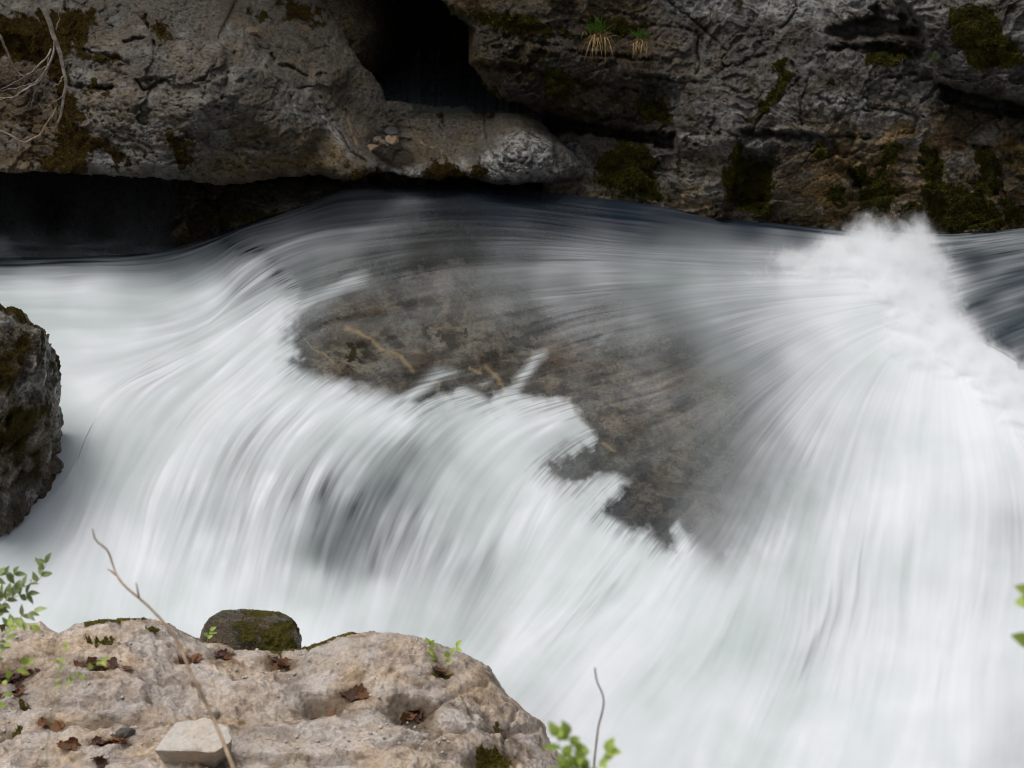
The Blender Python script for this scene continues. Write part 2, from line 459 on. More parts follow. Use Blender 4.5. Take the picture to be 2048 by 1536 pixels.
def relief(name, box, step, Yf, mat, poly=None, rr=18, rd=0.10, edge=5, back=(0, 0.9, 0), masks=None, carve=(), push=(), seed=0, disp=1.0, dip=0.3, rel=1.0, pits=0.5, fine=1.0, facet=0.5, drop=None):
    x0, x1, y0, y1 = box
    nx = int((x1 - x0) / step) + 1; ny = int((y1 - y0) / step) + 1
    px, py = np.meshgrid(np.linspace(x0, x1, nx), np.linspace(y0, y1, ny))
    Y = Yf(px, py)
    P = at_y(px, py, Y)
    ed = 1e9
    if poly is not None:
        en = fbm(px / 40, py / 40, oct=4, seed=seed + 5) * edge
        s = sdf(px, py, poly) + en
        t = np.clip(s / rr, 0, 1)
        Y = Y + rd * (1 - np.sqrt(1 - (1 - t) ** 2))
        keep = s > 0
    for pl, dY, soft in push:
        s2 = sdf(px, py, pl) + fbm(px / 30, py / 30, oct=4, seed=seed + 9) * 9
        Y = Y + dY * sstep(-soft * 0.5, soft, s2)
    wx = fbm(px / 60, py / 60, oct=3, seed=seed + 21)
    for line, w, d in carve:
        xs = [q[0] for q in line]; ys = [q[1] for q in line]
        b = (px > min(xs) - 60) & (px < max(xs) + 60) & (py > min(ys) - 60) & (py < max(ys) + 60)
        if b.any():
            dd = seg_dist(px[b] + 7 * wx[b], py[b] + 7 * fbm(px[b] / 35, py[b] / 35, oct=3, seed=seed + 31), line)
            ww = w * 0.62 * (1 + 0.9 * wx[b])
            gate_c = sstep(-0.55, 0.15, fbm(px[b] / 28, py[b] / 28, oct=3, seed=seed + 33))
            Y[b] += d * gate_c * np.exp(-(dd / np.maximum(ww, 0.8)) ** 2)
            Y[b] -= 0.22 * d * gate_c * sstep(0, -1, (py[b] - np.interp(px[b], *zip(*sorted(line)))) / 12) * np.exp(-((dd - 8) / 9) ** 2)
    X, YY, Z = P[..., 0], P[..., 1], P[..., 2]
    # broken blocks, bedding steps, roughness
    q = Z * math.cos(dip) + X * math.sin(dip)
    warp = fbm(X * 2.2, Z * 3, YY * 1.5, oct=4, seed=seed + 40)
    D = 0.050 * fbm(X * 2.6, YY * 2, Z * 3.2, oct=3, seed=seed) * disp
    st = q * 13 + warp * 2.2
    fr = st - np.floor(st)
    gate = sstep(-0.15, 0.35, fbm(X * 3, Z * 3, oct=2, seed=seed + 50))
    D = D + 0.020 * rel * (sstep(0.0, 0.8, fr) - 0.5) * gate
    st2 = q * 41 + warp * 6 + fbm(X * 9, Z * 9, oct=2, seed=seed + 55)
    D = D + 0.007 * rel * ((st2 - np.floor(st2)) ** 2 - 0.4)
    for fqx, fqz, am, k_ in ((2.6, 4.2, 1.0, 0), (7.5, 12.0, 0.85, 1)):
        wz = 0.30 * fbm(X * fqx * 1.5, Z * fqz * 1.5, oct=3, seed=seed + 58 + k_)
        f1, f2, cid, id2, ox, oy = worley(X * fqx + wz, q * fqz + wz + 0.4 * X, seed + 60 + k_, True)
        D = D + facet * am * (0.055 * (cid - 0.5) / (1 + k_ * 1.6) + ((id2 - 0.5) * 0.60 * ox / fqx - (0.1 + cid * 0.5) * oy / fqz) * 0.75)
    D = D + 0.014 * rel * np.exp(-((f2 - f1) / 0.045) ** 2) * sstep(0.0, 0.3, fbm(X * 2, Z * 2, oct=2, seed=seed + 61))
    D = D + 0.0075 * fine * ridged(X * 8, YY * 5, Z * 10, oct=3, seed=seed + 70)
    D = D + 0.0090 * fine * fbm(X * 26, YY * 20, Z * 34, oct=4, seed=seed + 80, gain=0.6)
    ca = np.abs(perlin(X * 9 + 1.1 * warp, q * 21 + 0.8 * warp, seed=seed + 85)) / (0.5 + np.abs(fbm(X * 14, Z * 14, oct=2, seed=seed + 86)))
    D = D + 0.016 * sstep(0.10, 0.02, ca) * sstep(0.05, 0.35, fbm(X * 5, Z * 6, oct=3, seed=seed + 87))
    p1, _, pid = worley(X * 26 + 0.4 * fbm(X * 30, Z * 30, oct=2, seed=seed), Z * 34, seed + 90)
    D = D + pits * 0.016 * sstep(0.34, 0.12, p1) * (pid > 0.45)
    Y = Y + D
    V = at_y(px, py, Y).reshape(-1, 3)
    at = dict(moss=zeros(px), pale=zeros(px), dark=zeros(px), wet=zeros(px), ochre=zeros(px), vein=zeros(px))
    if masks: at.update(masks(px, py, V.reshape(ny, nx, 3)))
    if poly is not None:
        k = keep[:-1, :-1] & keep[1:, :-1] & keep[1:, 1:] & keep[:-1, 1:]
        F = grid_faces(ny, nx, k)
    else:
        F = grid_faces(ny, nx)
    V, F, at = compact(V, F, at)
    surf = (V, F, at)
    V2, F2, at2 = skirt(V, F, at, back, drop)
    o = new_mesh(name, V2, F2, mat, None, at2)
    return o, surf

def moss_tufts(surf, n, mat, parent, size=0.012, thr=0.55, seed=1):
    """short fuzzy shoots standing on the mossy faces"""
    V, F, at = surf
    r = np.random.default_rng(seed)
    fm = at['moss'][F].mean(1)
    A = np.linalg.norm(np.cross(V[F[:, 2]] - V[F[:, 0]], V[F[:, 3]] - V[F[:, 1]]), axis=1)
    w = np.where(fm > thr, np.minimum(A, np.percentile(A, 98)), 0)
    if w.sum() <= 0: return None
    idx = r.choice(len(F), n, p=w / w.sum())
    a, b = r.random((2, n))
    q = F[idx]
    base = (V[q[:, 0]] * ((1 - a) * (1 - b))[:, None] + V[q[:, 1]] * (a * (1 - b))[:, None] + V[q[:, 2]] * (a * b)[:, None] + V[q[:, 3]] * ((1 - a) * b)[:, None])
    N = np.cross(V[q[:, 2]] - V[q[:, 0]], V[q[:, 3]] - V[q[:, 1]]); N /= np.linalg.norm(N, axis=1)[:, None] + 1e-12
    N *= np.sign(-N[:, 1:2] + 1e-6)
    d = N * 0.7 + r.normal(size=(n, 3)) * 0.55 + np.array([0, -0.2, 0.05])
    d /= np.linalg.norm(d, axis=1)[:, None]
    L = size * (0.5 + r.random(n))
    side = np.cross(d, r.normal(size=(n, 3))); side /= np.linalg.norm(side, axis=1)[:, None] + 1e-9
    wd = (size * 0.16 * (0.6 + r.random(n)))[:, None]
    Vt = np.stack([base - side * wd - d * 0.002, base + side * wd - d * 0.002, base + d * L[:, None]], 1).reshape(-1, 3)
    o = new_mesh('moss', Vt, np.arange(3 * n).reshape(n, 3), mat, parent, smooth=False)
    return o

def moss_mat(name, a, b, c):
    t = NT(name)
    col = t.ramp(t.noise(14, 5, 0.65), [(0.36, a), (0.52, b), (0.68, c)])
    f = t.noise(140, 2, 0.5)
    col = t.mix(t.rng(f, 0.3, 0.7, 0, 0.6), col, t.mix(1.0, col, (1.7, 1.6, 1.3), 'MULTIPLY'))
    return t.done(t.bsdf(col, 0.9, 0.1))
M_moss_brown = moss_mat('brown moss', (0.020, 0.014, 0.004), (0.055, 0.033, 0.008), (0.06, 0.05, 0.010))
M_moss_green = moss_mat('olive moss', (0.018, 0.017, 0.003), (0.040, 0.040, 0.006), (0.075, 0.072, 0.011))
M_moss_shelf = moss_mat('shelf moss', (0.05, 0.042, 0.010), (0.10, 0.085, 0.018), (0.14, 0.13, 0.03))  # paler moss tones used on the shelf

# ---- left outcrop: pitted slab and its potholed ledge
O_Y = rbf([(-150, 350, 9.5), (100, 345, 9.45), (300, 350, 9.48), (450, 366, 9.58), (600, 345, 9.72), (-150, 250, 9.62), (300, 250, 9.55), (300, 150, 9.74), (300, 60, 10.05), (300, -30, 10.5), (0, 150, 9.8), (0, 0, 10.3), (-150, 0, 10.3), (-150, -100, 10.8),
           (600, 250, 9.85), (600, 180, 10.12), (600, 60, 10.75), (520, -20, 11.1), (520, -100, 11.5), (200, -100, 10.9), (480, 100, 10.05), (480, 200, 9.68), (700, 120, 10.75), (690, 40, 11.1), (760, 180, 10.72),
           (660, 215, 10.25), (700, 300, 10.0), (740, 335, 9.95), (700, 215, 10.5), (850, 208, 10.88), (980, 225, 10.85), (1080, 238, 10.66), (1120, 262, 10.55), (760, 260, 10.48), (800, 312, 10.47), (770, 296, 10.46), (860, 270, 10.6), (850, 334, 10.16), (760, 334, 10.08),
           (940, 300, 10.36), (900, 350, 10.15), (960, 355, 10.14), (1040, 300, 10.12), (1040, 365, 10.12), (1040, 232, 10.52), (1150, 355, 10.32), (1180, 330, 10.5), (1150, 300, 10.42)], 0.002)
O_poly = [(-640, -140), (660, -140), (650, 10), (685, 60), (700, 95), (745, 150), (768, 178), (775, 200), (830, 205), (905, 215), (925, 208), (960, 222), (1040, 222), (1085, 240), (1100, 262), (1130, 285), (1165, 320), (1185, 350),
          (1150, 362), (1100, 366), (1000, 372), (950, 360), (930, 352), (880, 362), (800, 352), (740, 346), (700, 365), (640, 352), (560, 356), (455, 372), (380, 362), (250, 354), (100, 346), (-640, 344)]
O_moss = [[(-160, 20), (60, 30), (150, 15), (190, 25), (178, 70), (135, 110), (135, 180), (160, 210), (160, 255), (200, 272), (245, 300), (265, 330), (225, 325), (190, 290), (160, 345), (40, 348), (100, 310), (125, 250), (112, 160), (60, 120), (-160, 130)],
          [(338, 272), (382, 285), (378, 325), (362, 345), (350, 315)], [(285, 40), (335, 55), (340, 75), (322, 72), (300, 58)], [(850, 332), (890, 322), (930, 342), (942, 362), (850, 358)], [(700, 335), (760, 345), (770, 360), (690, 362)],
          [(946, 335), (966, 345), (962, 366), (944, 364)], [(930, 210), (975, 212), (985, 224), (935, 224)], [(150, 100), (240, 112), (235, 122), (150, 112)], [(880, 222), (890, 225), (886, 245), (876, 238)],
          [(500, 25), (560, 30), (540, 40), (500, 35)], [(180, 170), (220, 172), (215, 182), (170, 184)], [(560, 5), (660, 20), (640, 45), (580, 40)]]
O_pale = [[(965, 262), (1000, 238), (1035, 245), (1060, 268), (1095, 290), (1110, 310), (1130, 345), (1100, 362), (1010, 368), (980, 350), (955, 320)], [(640, 200), (670, 260), (700, 290), (720, 310), (700, 312), (660, 270), (635, 230)],
          [(720, 310), (780, 335), (840, 330), (845, 352), (790, 350), (740, 338)], [(900, 310), (935, 305), (945, 345), (910, 330)], [(-20, 260), (30, 248), (60, 275), (30, 300), (-10, 295)], [(165, 300), (260, 300), (280, 345), (200, 345)], [(1130, 290), (1150, 300), (1185, 350), (1160, 350)]]
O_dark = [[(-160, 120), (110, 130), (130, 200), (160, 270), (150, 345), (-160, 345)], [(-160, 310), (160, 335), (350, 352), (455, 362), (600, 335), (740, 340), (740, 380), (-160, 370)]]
def O_masks(px, py, P):
    moss = blotch(px, py, O_moss, 12, 12)
    n = fbm(px / 70, py / 40, oct=4, seed=11)
    pale = blotch(px, py, O_pale, 10, 10)
    bowl = np.exp(-(((px - 800) / 60) ** 2 + ((py - 315) / 22) ** 2))
    olive = blotch(px, py, [[(480, 255), (640, 265), (700, 300), (740, 345), (480, 370), (400, 345)]], 14, 12)
    ved = seg_dist(px, py, [(690, 215), (702, 260), (720, 305)]); ved2 = seg_dist(px, py, [(815, 265), (850, 290), (885, 302)])
    v3 = seg_dist(px, py, [(182, 200), (180, 260)]) / 3
    vein = np.maximum.reduce([np.exp(-(ved / 2.0) ** 2), np.exp(-(ved2 / 2.2) ** 2), 0.7 * np.exp(-v3 ** 2)]) * 0.55 * sstep(-0.4, 0.3, fbm(px / 14, py / 14, oct=3, seed=15))
    top = blotch(px, py, [[(480, 60), (640, 0), (770, 180), (640, 190), (560, 120)], [(640, 195), (1090, 240), (940, 320), (760, 330), (700, 280)]], 10, 8)
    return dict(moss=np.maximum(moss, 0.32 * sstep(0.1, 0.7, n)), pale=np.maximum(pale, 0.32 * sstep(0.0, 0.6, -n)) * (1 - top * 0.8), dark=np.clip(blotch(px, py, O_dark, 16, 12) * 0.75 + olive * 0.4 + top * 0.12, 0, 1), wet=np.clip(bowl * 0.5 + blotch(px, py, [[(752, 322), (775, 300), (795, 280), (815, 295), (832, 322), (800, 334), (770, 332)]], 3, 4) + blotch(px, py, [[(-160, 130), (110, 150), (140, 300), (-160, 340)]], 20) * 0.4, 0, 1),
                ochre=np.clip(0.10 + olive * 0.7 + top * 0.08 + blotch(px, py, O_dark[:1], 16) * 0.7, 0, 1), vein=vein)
O_carve = [([(165, 100), (235, 115), (262, 128), (268, 155), (285, 180), (340, 160), (355, 180)], 4, 0.05), ([(290, 30), (300, 65), (285, 75), (250, 90)], 4, 0.05), ([(300, 68), (312, 95)], 4, 0.04), ([(110, 165), (200, 178), (225, 172)], 5, 0.05), ([(432, 115), (415, 155), (390, 165)], 3, 0.03),
           ([(480, 75), (465, 120), (450, 175), (440, 200)], 7, 0.05), ([(545, 110), (560, 125), (615, 150), (640, 150), (625, 172), (600, 178)], 5, 0.06), ([(490, 60), (500, 110), (548, 150), (580, 190), (600, 260)], 4, 0.03), ([(400, 280), (440, 260), (480, 240)], 4, 0.02),
           ([(640, 195), (668, 255), (700, 300), (740, 335)], 5, 0.035), ([(340, 300), (380, 262)], 5, 0.03), ([(470, 90), (600, 105), (660, 95)], 3, 0.02), ([(950, 305), (965, 345)], 5, 0.05), ([(1035, 245), (1065, 275), (1105, 290)], 3, 0.03),
           ([(280, 200), (276, 222)], 5, 0.035), ([(330, 195), (345, 195)], 4, 0.03), ([(430, 215), (437, 215)], 5, 0.035), ([(495, 245), (500, 250)], 5, 0.035), ([(480, 165), (486, 165)], 6, 0.035), ([(350, 125), (356, 123)], 5, 0.03)]
O_push = [([(-160, 60), (90, 80), (130, 140), (135, 230), (170, 300), (100, 345), (-160, 345)], 0.16, 30), ([(620, 140), (700, 130), (700, 170), (620, 178)], -0.05, 10),
          ([(470, 70), (500, 65), (550, 130), (620, 190), (650, 260), (600, 320), (500, 250), (455, 190)], -0.07, 14), ([(958, 258), (1000, 236), (1040, 245), (1065, 272), (1108, 292), (1120, 345), (1090, 372), (980, 368), (950, 320)], -0.05, 8), ([(135, 185), (250, 180), (420, 200), (420, 350), (135, 340)], -0.05, 16), ([(200, 60), (460, 70), (440, 170), (270, 160), (160, 100)], -0.035, 12)]
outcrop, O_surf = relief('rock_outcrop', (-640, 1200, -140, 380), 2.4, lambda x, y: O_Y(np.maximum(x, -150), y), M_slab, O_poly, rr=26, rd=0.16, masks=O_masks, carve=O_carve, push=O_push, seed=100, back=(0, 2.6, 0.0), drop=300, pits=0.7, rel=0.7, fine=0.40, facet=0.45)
tag(outcrop, 'broad grey pitted rock slab ending in a smooth potholed ledge, overhanging the dark water', 'rock')
moss_tufts(O_surf, 26000, M_moss_brown, outcrop, 0.013, 0.6, 1)

# ---- right wall with its overhangs
W_Y = rbf([(640, -150, 11.1), (700, -40, 11.0), (900, 0, 10.75), (900, -140, 11.0), (1050, 0, 10.6), (1050, 150, 10.42), (1000, 205, 10.45), (1250, 0, 10.65), (1250, 150, 10.38), (1300, 240, 10.3), (1150, 290, 10.62), (1120, 360, 10.5), (1250, 370, 10.32), (1320, 330, 10.25), (1360, 270, 10.12), (1360, 400, 10.08), (1360, 470, 10.05),
           (1450, 0, 10.6), (1450, 150, 10.25), (1420, 230, 10.05), (1500, 270, 9.92), (1500, 430, 9.86), (1600, 0, 10.5), (1600, 150, 10.12), (1650, 250, 9.92), (1650, 350, 9.86), (1650, 450, 9.80), (1850, 120, 10.05), (1850, 250, 9.95), (1850, 350, 9.82), (1850, 460, 9.70), (2048, 0, 9.95), (2048, 150, 9.85), (2048, 270, 9.95), (2048, 350, 9.82), (2048, 460, 9.72), (2250, 300, 9.8), (2250, 0, 10.0), (2250, 480, 9.7), (1450, -140, 11.0), (2000, -140, 10.4), (1100, 500, 10.3), (1600, 520, 9.75), (2050, 520, 9.66)], 0.002)
W_poly = [(720, -150), (745, -70), (800, -20), (850, -4), (2700, -150), (2700, 520), (1080, 520), (1085, 300), (1105, 262), (1085, 235), (1040, 205), (1000, 200), (970, 170), (935, 130), (945, 60), (905, 30), (880, 0)]
W_push = [([(1100, 222), (1160, 235), (1260, 262), (1345, 262), (1355, 240), (1300, 215), (1200, 225)], 0.0, 8),
          ([(1090, 225), (1140, 240), (1250, 262), (1350, 268), (1350, 300), (1260, 282), (1130, 262), (1090, 262)], 0.30, 9),
          ([(1640, 66), (1720, 34), (1790, 40), (1840, 58), (1848, 86), (1760, 72), (1690, 80)], 0.22, 12), ([(1660, 96), (1760, 84), (1852, 98), (1832, 118), (1740, 108)], 0.16, 9), ([(1700, 10), (1790, 16), (1838, 46), (1750, 28)], 0.14, 9),
          ([(1842, -150), (2260, -150), (2260, 205), (2048, 202), (1990, 190), (1930, 175), (1868, 160), (1850, 90), (1838, 40), (1790, 0)], -0.26, 10),
          ([(1880, 168), (1950, 190), (2048, 210), (2260, 210), (2260, 240), (2040, 235), (1950, 225), (1880, 195)], 0.35, 12),
          ([(1480, 262), (1560, 262), (1670, 275), (1680, 320), (1740, 360), (1720, 385), (1670, 340), (1640, 290), (1560, 278), (1490, 285)], 0.10, 8),
          ([(1475, 285), (1495, 300), (1545, 320), (1550, 380), (1525, 430), (1450, 420), (1455, 360), (1470, 320)], 0.10, 12),
          ([(1350, 265), (1470, 275), (1470, 330), (1450, 440), (1370, 440), (1340, 360)], -0.08, 9),
          ([(930, 60), (1340, 110), (1350, 250), (1240, 250), (1040, 205), (945, 130)], -0.06, 24),
          ([(1290, 150), (1370, 175), (1350, 265), (1280, 240)], 0.10, 20),
          ([(1200, 300), (1240, 285), (1290, 292), (1312, 330), (1320, 380), (1240, 390), (1185, 360)], -0.06, 22),
          ([(1560, 285), (1670, 290), (1700, 340), (1690, 430), (1560, 440), (1530, 380)], -0.03, 8), ([(1700, 280), (1850, 270), (1870, 330), (1860, 450), (1740, 450), (1750, 360)], -0.04, 10), ([(1880, 300), (2260, 290), (2260, 470), (1890, 460)], -0.05, 10)]
W_moss = [[(1195, 320), (1240, 284), (1285, 290), (1312, 320), (1310, 370), (1345, 405), (1280, 395), (1190, 362)], [(1480, 278), (1492, 310), (1545, 328), (1546, 380), (1524, 435), (1455, 405), (1445, 350), (1468, 310)], [(1662, 372), (1688, 375), (1690, 412), (1662, 412)],
          [(1722, 385), (1755, 340), (1775, 320), (1772, 360), (1800, 375), (1780, 425), (1715, 430)], [(1840, 400), (1870, 385), (1895, 360), (1975, 395), (2012, 445), (1930, 462), (1820, 445)], [(1845, 285), (1885, 320), (1872, 380), (1848, 410), (1842, 340)],
          [(1900, 15), (1985, 18), (2010, 70), (2060, 125), (1960, 142), (1910, 95)], [(1730, 108), (1790, 92), (1838, 105), (1770, 132), (1720, 128)], [(1560, 150), (1595, 140), (1550, 210), (1490, 255), (1500, 235)],
          [(1090, 130), (1150, 150), (1130, 200), (1085, 180)], [(940, 150), (1000, 180), (1020, 210), (980, 205)], [(1260, 200), (1330, 200), (1345, 250), (1290, 240)], [(1520, 410), (1545, 405), (1545, 440), (1525, 440)], [(900, 20), (1050, 30), (1150, 70), (1000, 60)], [(1170, 30), (1290, 50), (1280, 75), (1180, 60)], [(1545, 130), (1570, 120), (1580, 150), (1550, 150)], [(1950, 295), (1990, 300), (2000, 350), (1965, 360)], [(1700, 340), (1730, 330), (1740, 370), (1700, 380)], [(1770, 280), (1800, 290), (1790, 330), (1765, 330)], [(1800, 410), (1830, 400), (1840, 450), (1800, 450)], [(1620, 290), (1650, 290), (1660, 320), (1630, 320)], [(1930, 360), (1980, 350), (2000, 390), (1960, 400)], [(2000, 400), (2060, 410), (2060, 440), (2010, 445)]]
W_pale = [[(1335, 170), (1360, 165), (1360, 240), (1340, 240)], [(1620, 190), (1760, 200), (1740, 215), (1620, 205)], [(1355, 262), (1440, 268), (1400, 275), (1355, 275)], [(1130, 275), (1155, 290), (1190, 345), (1165, 345)], [(1000, 95), (1060, 100), (1040, 130), (1000, 120)], [(1180, 210), (1230, 215), (1220, 225), (1150, 215)], [(1290, 0), (1800, -10), (1700, 40), (1400, 30)]]
def W_masks(px, py, P):
    n = fbm(px / 90, py / 50, oct=4, seed=211)
    moss = blotch(px, py, W_moss)
    brown = sstep(1400, 1250, px + n * 90) * sstep(300, 230, py)
    och = np.clip(sstep(1500, 1900, px + 60 * n) * sstep(190, 300, py + 40 * n) * 1.1 + sstep(290, 400, py) * 0.6 + brown * 0.55, 0, 1)
    wet = np.clip(sstep(405, 445, py + n * 14) * sstep(1100, 1300, px) * (0.7 - 0.35 * sstep(1700, 1850, px)) + brown * 0.30 + 0.5 * np.exp(-(((px - 1330) / 60) ** 2 + ((py - 205) / 50) ** 2)), 0, 1)
    dark = np.clip(brown * 0.6 + blotch(px, py, [[(1880, 200), (2260, 210), (2260, 290), (1900, 280)], [(1080, 222), (1350, 262), (1350, 300), (1080, 280)]], 16, 12) * 0.6 + 0.3 * sstep(0.1, 0.6, n), 0, 1)  # bands under the overhangs put painted shade into the rock colour
    vein = zeros(px)
    for l, w in (([(1412, 280), (1408, 340), (1396, 425)], 2.6), ([(1372, 350), (1365, 420)], 2.0), ([(1728, 290), (1718, 345)], 2.0), ([(1440, 320), (1430, 410)], 1.5), ([(1500, 170), (1485, 208)], 1.6), ([(1245, 320), (1330, 290)], 1.5)):
        vein = np.maximum(vein, np.exp(-(seg_dist(px + 9 * n, py, l) / (w * 0.8)) ** 2) * 0.6 * sstep(-0.4, 0.3, fbm(px / 14, py / 20, oct=3, seed=16)))
    return dict(moss=np.maximum(moss, np.clip(0.40 * sstep(0.05, 0.6, n) + 0.33 * brown + 0.36 * sstep(330, 440, py) * sstep(1600, 1800, px), 0, 0.5)), pale=np.clip(np.maximum(blotch(px, py, W_pale, 10, 10), 0.45 * sstep(-0.1, 0.5, -n)), 0, 1) * (1 - 0.3 * brown), dark=dark, wet=wet, ochre=och, vein=vein)
W_carve = [([(1340, 0), (1460, 110), (1540, 75), (1600, 20), (1620, 0)], 4, 0.04), ([(1395, 75), (1400, 130), (1390, 150)], 4, 0.05), ([(1250, 150), (1340, 160), (1400, 170), (1460, 130), (1530, 110)], 5, 0.05), ([(1600, 265), (1605, 200), (1618, 150)], 4, 0.05), ([(1500, 262), (1560, 195), (1600, 150), (1580, 120)], 5, 0.05), ([(1480, 265), (1560, 270), (1650, 272), (1740, 275)], 6, 0.08),
           ([(1690, 300), (1750, 330), (1800, 320), (1860, 330)], 4, 0.04), ([(1640, 200), (1720, 215), (1840, 230), (1900, 225)], 5, 0.05), ([(1910, 280), (1990, 300), (2048, 275)], 5, 0.05), ([(1870, 300), (1862, 380), (1845, 440)], 7, 0.06), ([(1560, 360), (1600, 330), (1640, 290)], 3, 0.03), ([(1640, 70), (1720, 95), (1830, 90)], 4, 0.05), ([(1660, 50), (1740, 70), (1830, 60)], 4, 0.05), ([(930, 60), (1060, 80), (1180, 110), (1340, 120)], 6, 0.06), ([(950, 130), (1050, 140), (1180, 170), (1280, 180)], 6, 0.05), ([(1180, 10), (1280, 40), (1380, 60)], 5, 0.04), ([(1960, 360), (1975, 420), (2000, 450)], 5, 0.04), ([(1880, 90), (1960, 95), (2060, 90)], 4, 0.04), ([(1740, 160), (1830, 150), (1870, 165)], 4, 0.04), ([(1350, 262), (1420, 265), (1475, 278)], 4, 0.04)]
rock_wall, W_surf = relief('rock_wall', (630, 2700, -150, 520), 2.4, lambda x, y: W_Y(np.minimum(x, 2250), y), M_wall, W_poly, rr=30, rd=0.2, masks=W_masks, carve=W_carve, push=W_push, seed=200, back=(0, 1.8, 0.1), dip=-0.28, rel=1.25, pits=0.35, fine=0.8, facet=0.8)
tag(rock_wall, 'tall dark layered rock wall with mossy overhangs and yellowed foot, behind the splashing water', 'rock wall')
moss_tufts(W_surf, 60000, M_moss_green, rock_wall, 0.014, 0.55, 2)

# ---- cave, undercut and the unseen cliff added above for shade
B_Y = rbf([(560, -330, 12.6), (1250, -330, 12.9), (560, 330, 12.4), (1250, 330, 12.4), (650, 0, 11.25), (600, 0, 11.6), (690, 80, 11.05), (735, 130, 11.1), (765, 60, 11.4), (700, 170, 11.4), (810, 30, 12.6), (800, 180, 12.4), (870, 40, 13.3), (860, 140, 12.8), (960, 180, 12.2), (820, 230, 12.2), (1000, 40, 12.9)], 0.01)
cave, _s = relief('cave_hollow', (560, 1260, -330, 330), 4, B_Y, M_wall, None, seed=300, masks=lambda px, py, P: dict(moss=0.35 + 0 * px, ochre=0.7 + 0 * px, wet=0.5 + 0 * px, dark=0.7 + 0 * px), back=(0, 0.5, 0))
tag(cave, kind='structure')
U_Y = rbf([(-200, -330, 13.0), (900, -330, 13.2), (-200, 100, 13.0), (900, 100, 13.3), (900, 300, 13.3), (900, 480, 12.6), (-200, 300, 13.0), (-200, 480, 12.6), (300, 300, 13.0), (300, 480, 12.4), (500, 300, 13.0), (500, 480, 12.4)], 0.01)
under, _s = relief('undercut', (-1100, 2900, -330, 520), 8, lambda x, y: U_Y(np.clip(x, -200, 900), y), M_wet, None, seed=330, masks=lambda px, py, P: dict(moss=0.3 + 0 * px, ochre=0.6 + 0 * px, wet=0.7 + 0 * px, dark=0.6 + 0 * px), back=(0, 0.5, 0))  # carried up and across behind the rocks, unseen, to block light leaks
tag(under, kind='structure')
R_Y = rbf([(600, 372, 10.35), (660, 370, 10.5), (640, 395, 10.15), (520, 372, 10.3), (450, 400, 10.25), (560, 420, 9.98), (500, 445, 9.90), (400, 425, 10.3), (330, 455, 10.3), (380, 480, 9.98), (300, 500, 10.05)], 0.004)
foot, foot_s = relief('wet_rock', (250, 700, 345, 520), 2.4, R_Y, M_wet, [(265, 478), (320, 452), (380, 420), (430, 395), (480, 368), (560, 356), (680, 362), (690, 380), (640, 402), (565, 425), (500, 452), (440, 472), (400, 495), (330, 510), (270, 500)], rr=14, rd=0.05, seed=350, rel=1.0,
                      masks=lambda px, py, P: dict(moss=np.clip(0.42 + 0.6 * fbm(px / 40, py / 25, oct=3, seed=5) - 0.5 * sstep(520, 600, px), 0, 1), wet=1.0 + 0 * px, pale=0.5 * sstep(480, 560, px), dark=0.9 * sstep(560, 420, px), ochre=0.6 + 0 * px), back=(0, 0.4, -0.3))
tag(foot, 'wet mossy rock apron between the overhanging slab and the small left fall', 'rock')
moss_tufts(foot_s, 3000, M_moss_green, foot, 0.010, 0.6, 3)

# unseen cliff added above the frame, leaning out to shade the far bank
xs = np.linspace(-7.5, 7.5, 140); zs = np.linspace(0, 1, 40)
GX, GT = np.meshgrid(xs, zs)
GZ = 1.28 + GT * 4.0
GY = 11.6 - 0.35 * np.sin(GT * 2.4) * 3.0 + GT * 0.6 + 0.25 * fbm(GX * 0.8, GZ * 0.9, oct=5, seed=400)
Vc = np.stack([GX, GY, GZ], -1).reshape(-1, 3)
Fc = grid_faces(40, 140)
atc = dict(moss=np.full(len(Vc), 0.3), pale=np.zeros(len(Vc)), dark=np.zeros(len(Vc)), wet=np.zeros(len(Vc)), ochre=np.zeros(len(Vc)), vein=np.zeros(len(Vc)))
Vc, Fc, atc = skirt(Vc, Fc, atc, (0, 2.5, 0))
shade_cliff = new_mesh('shade_cliff', Vc, Fc, M_wall, None, atc)
tag(shade_cliff, kind='structure')

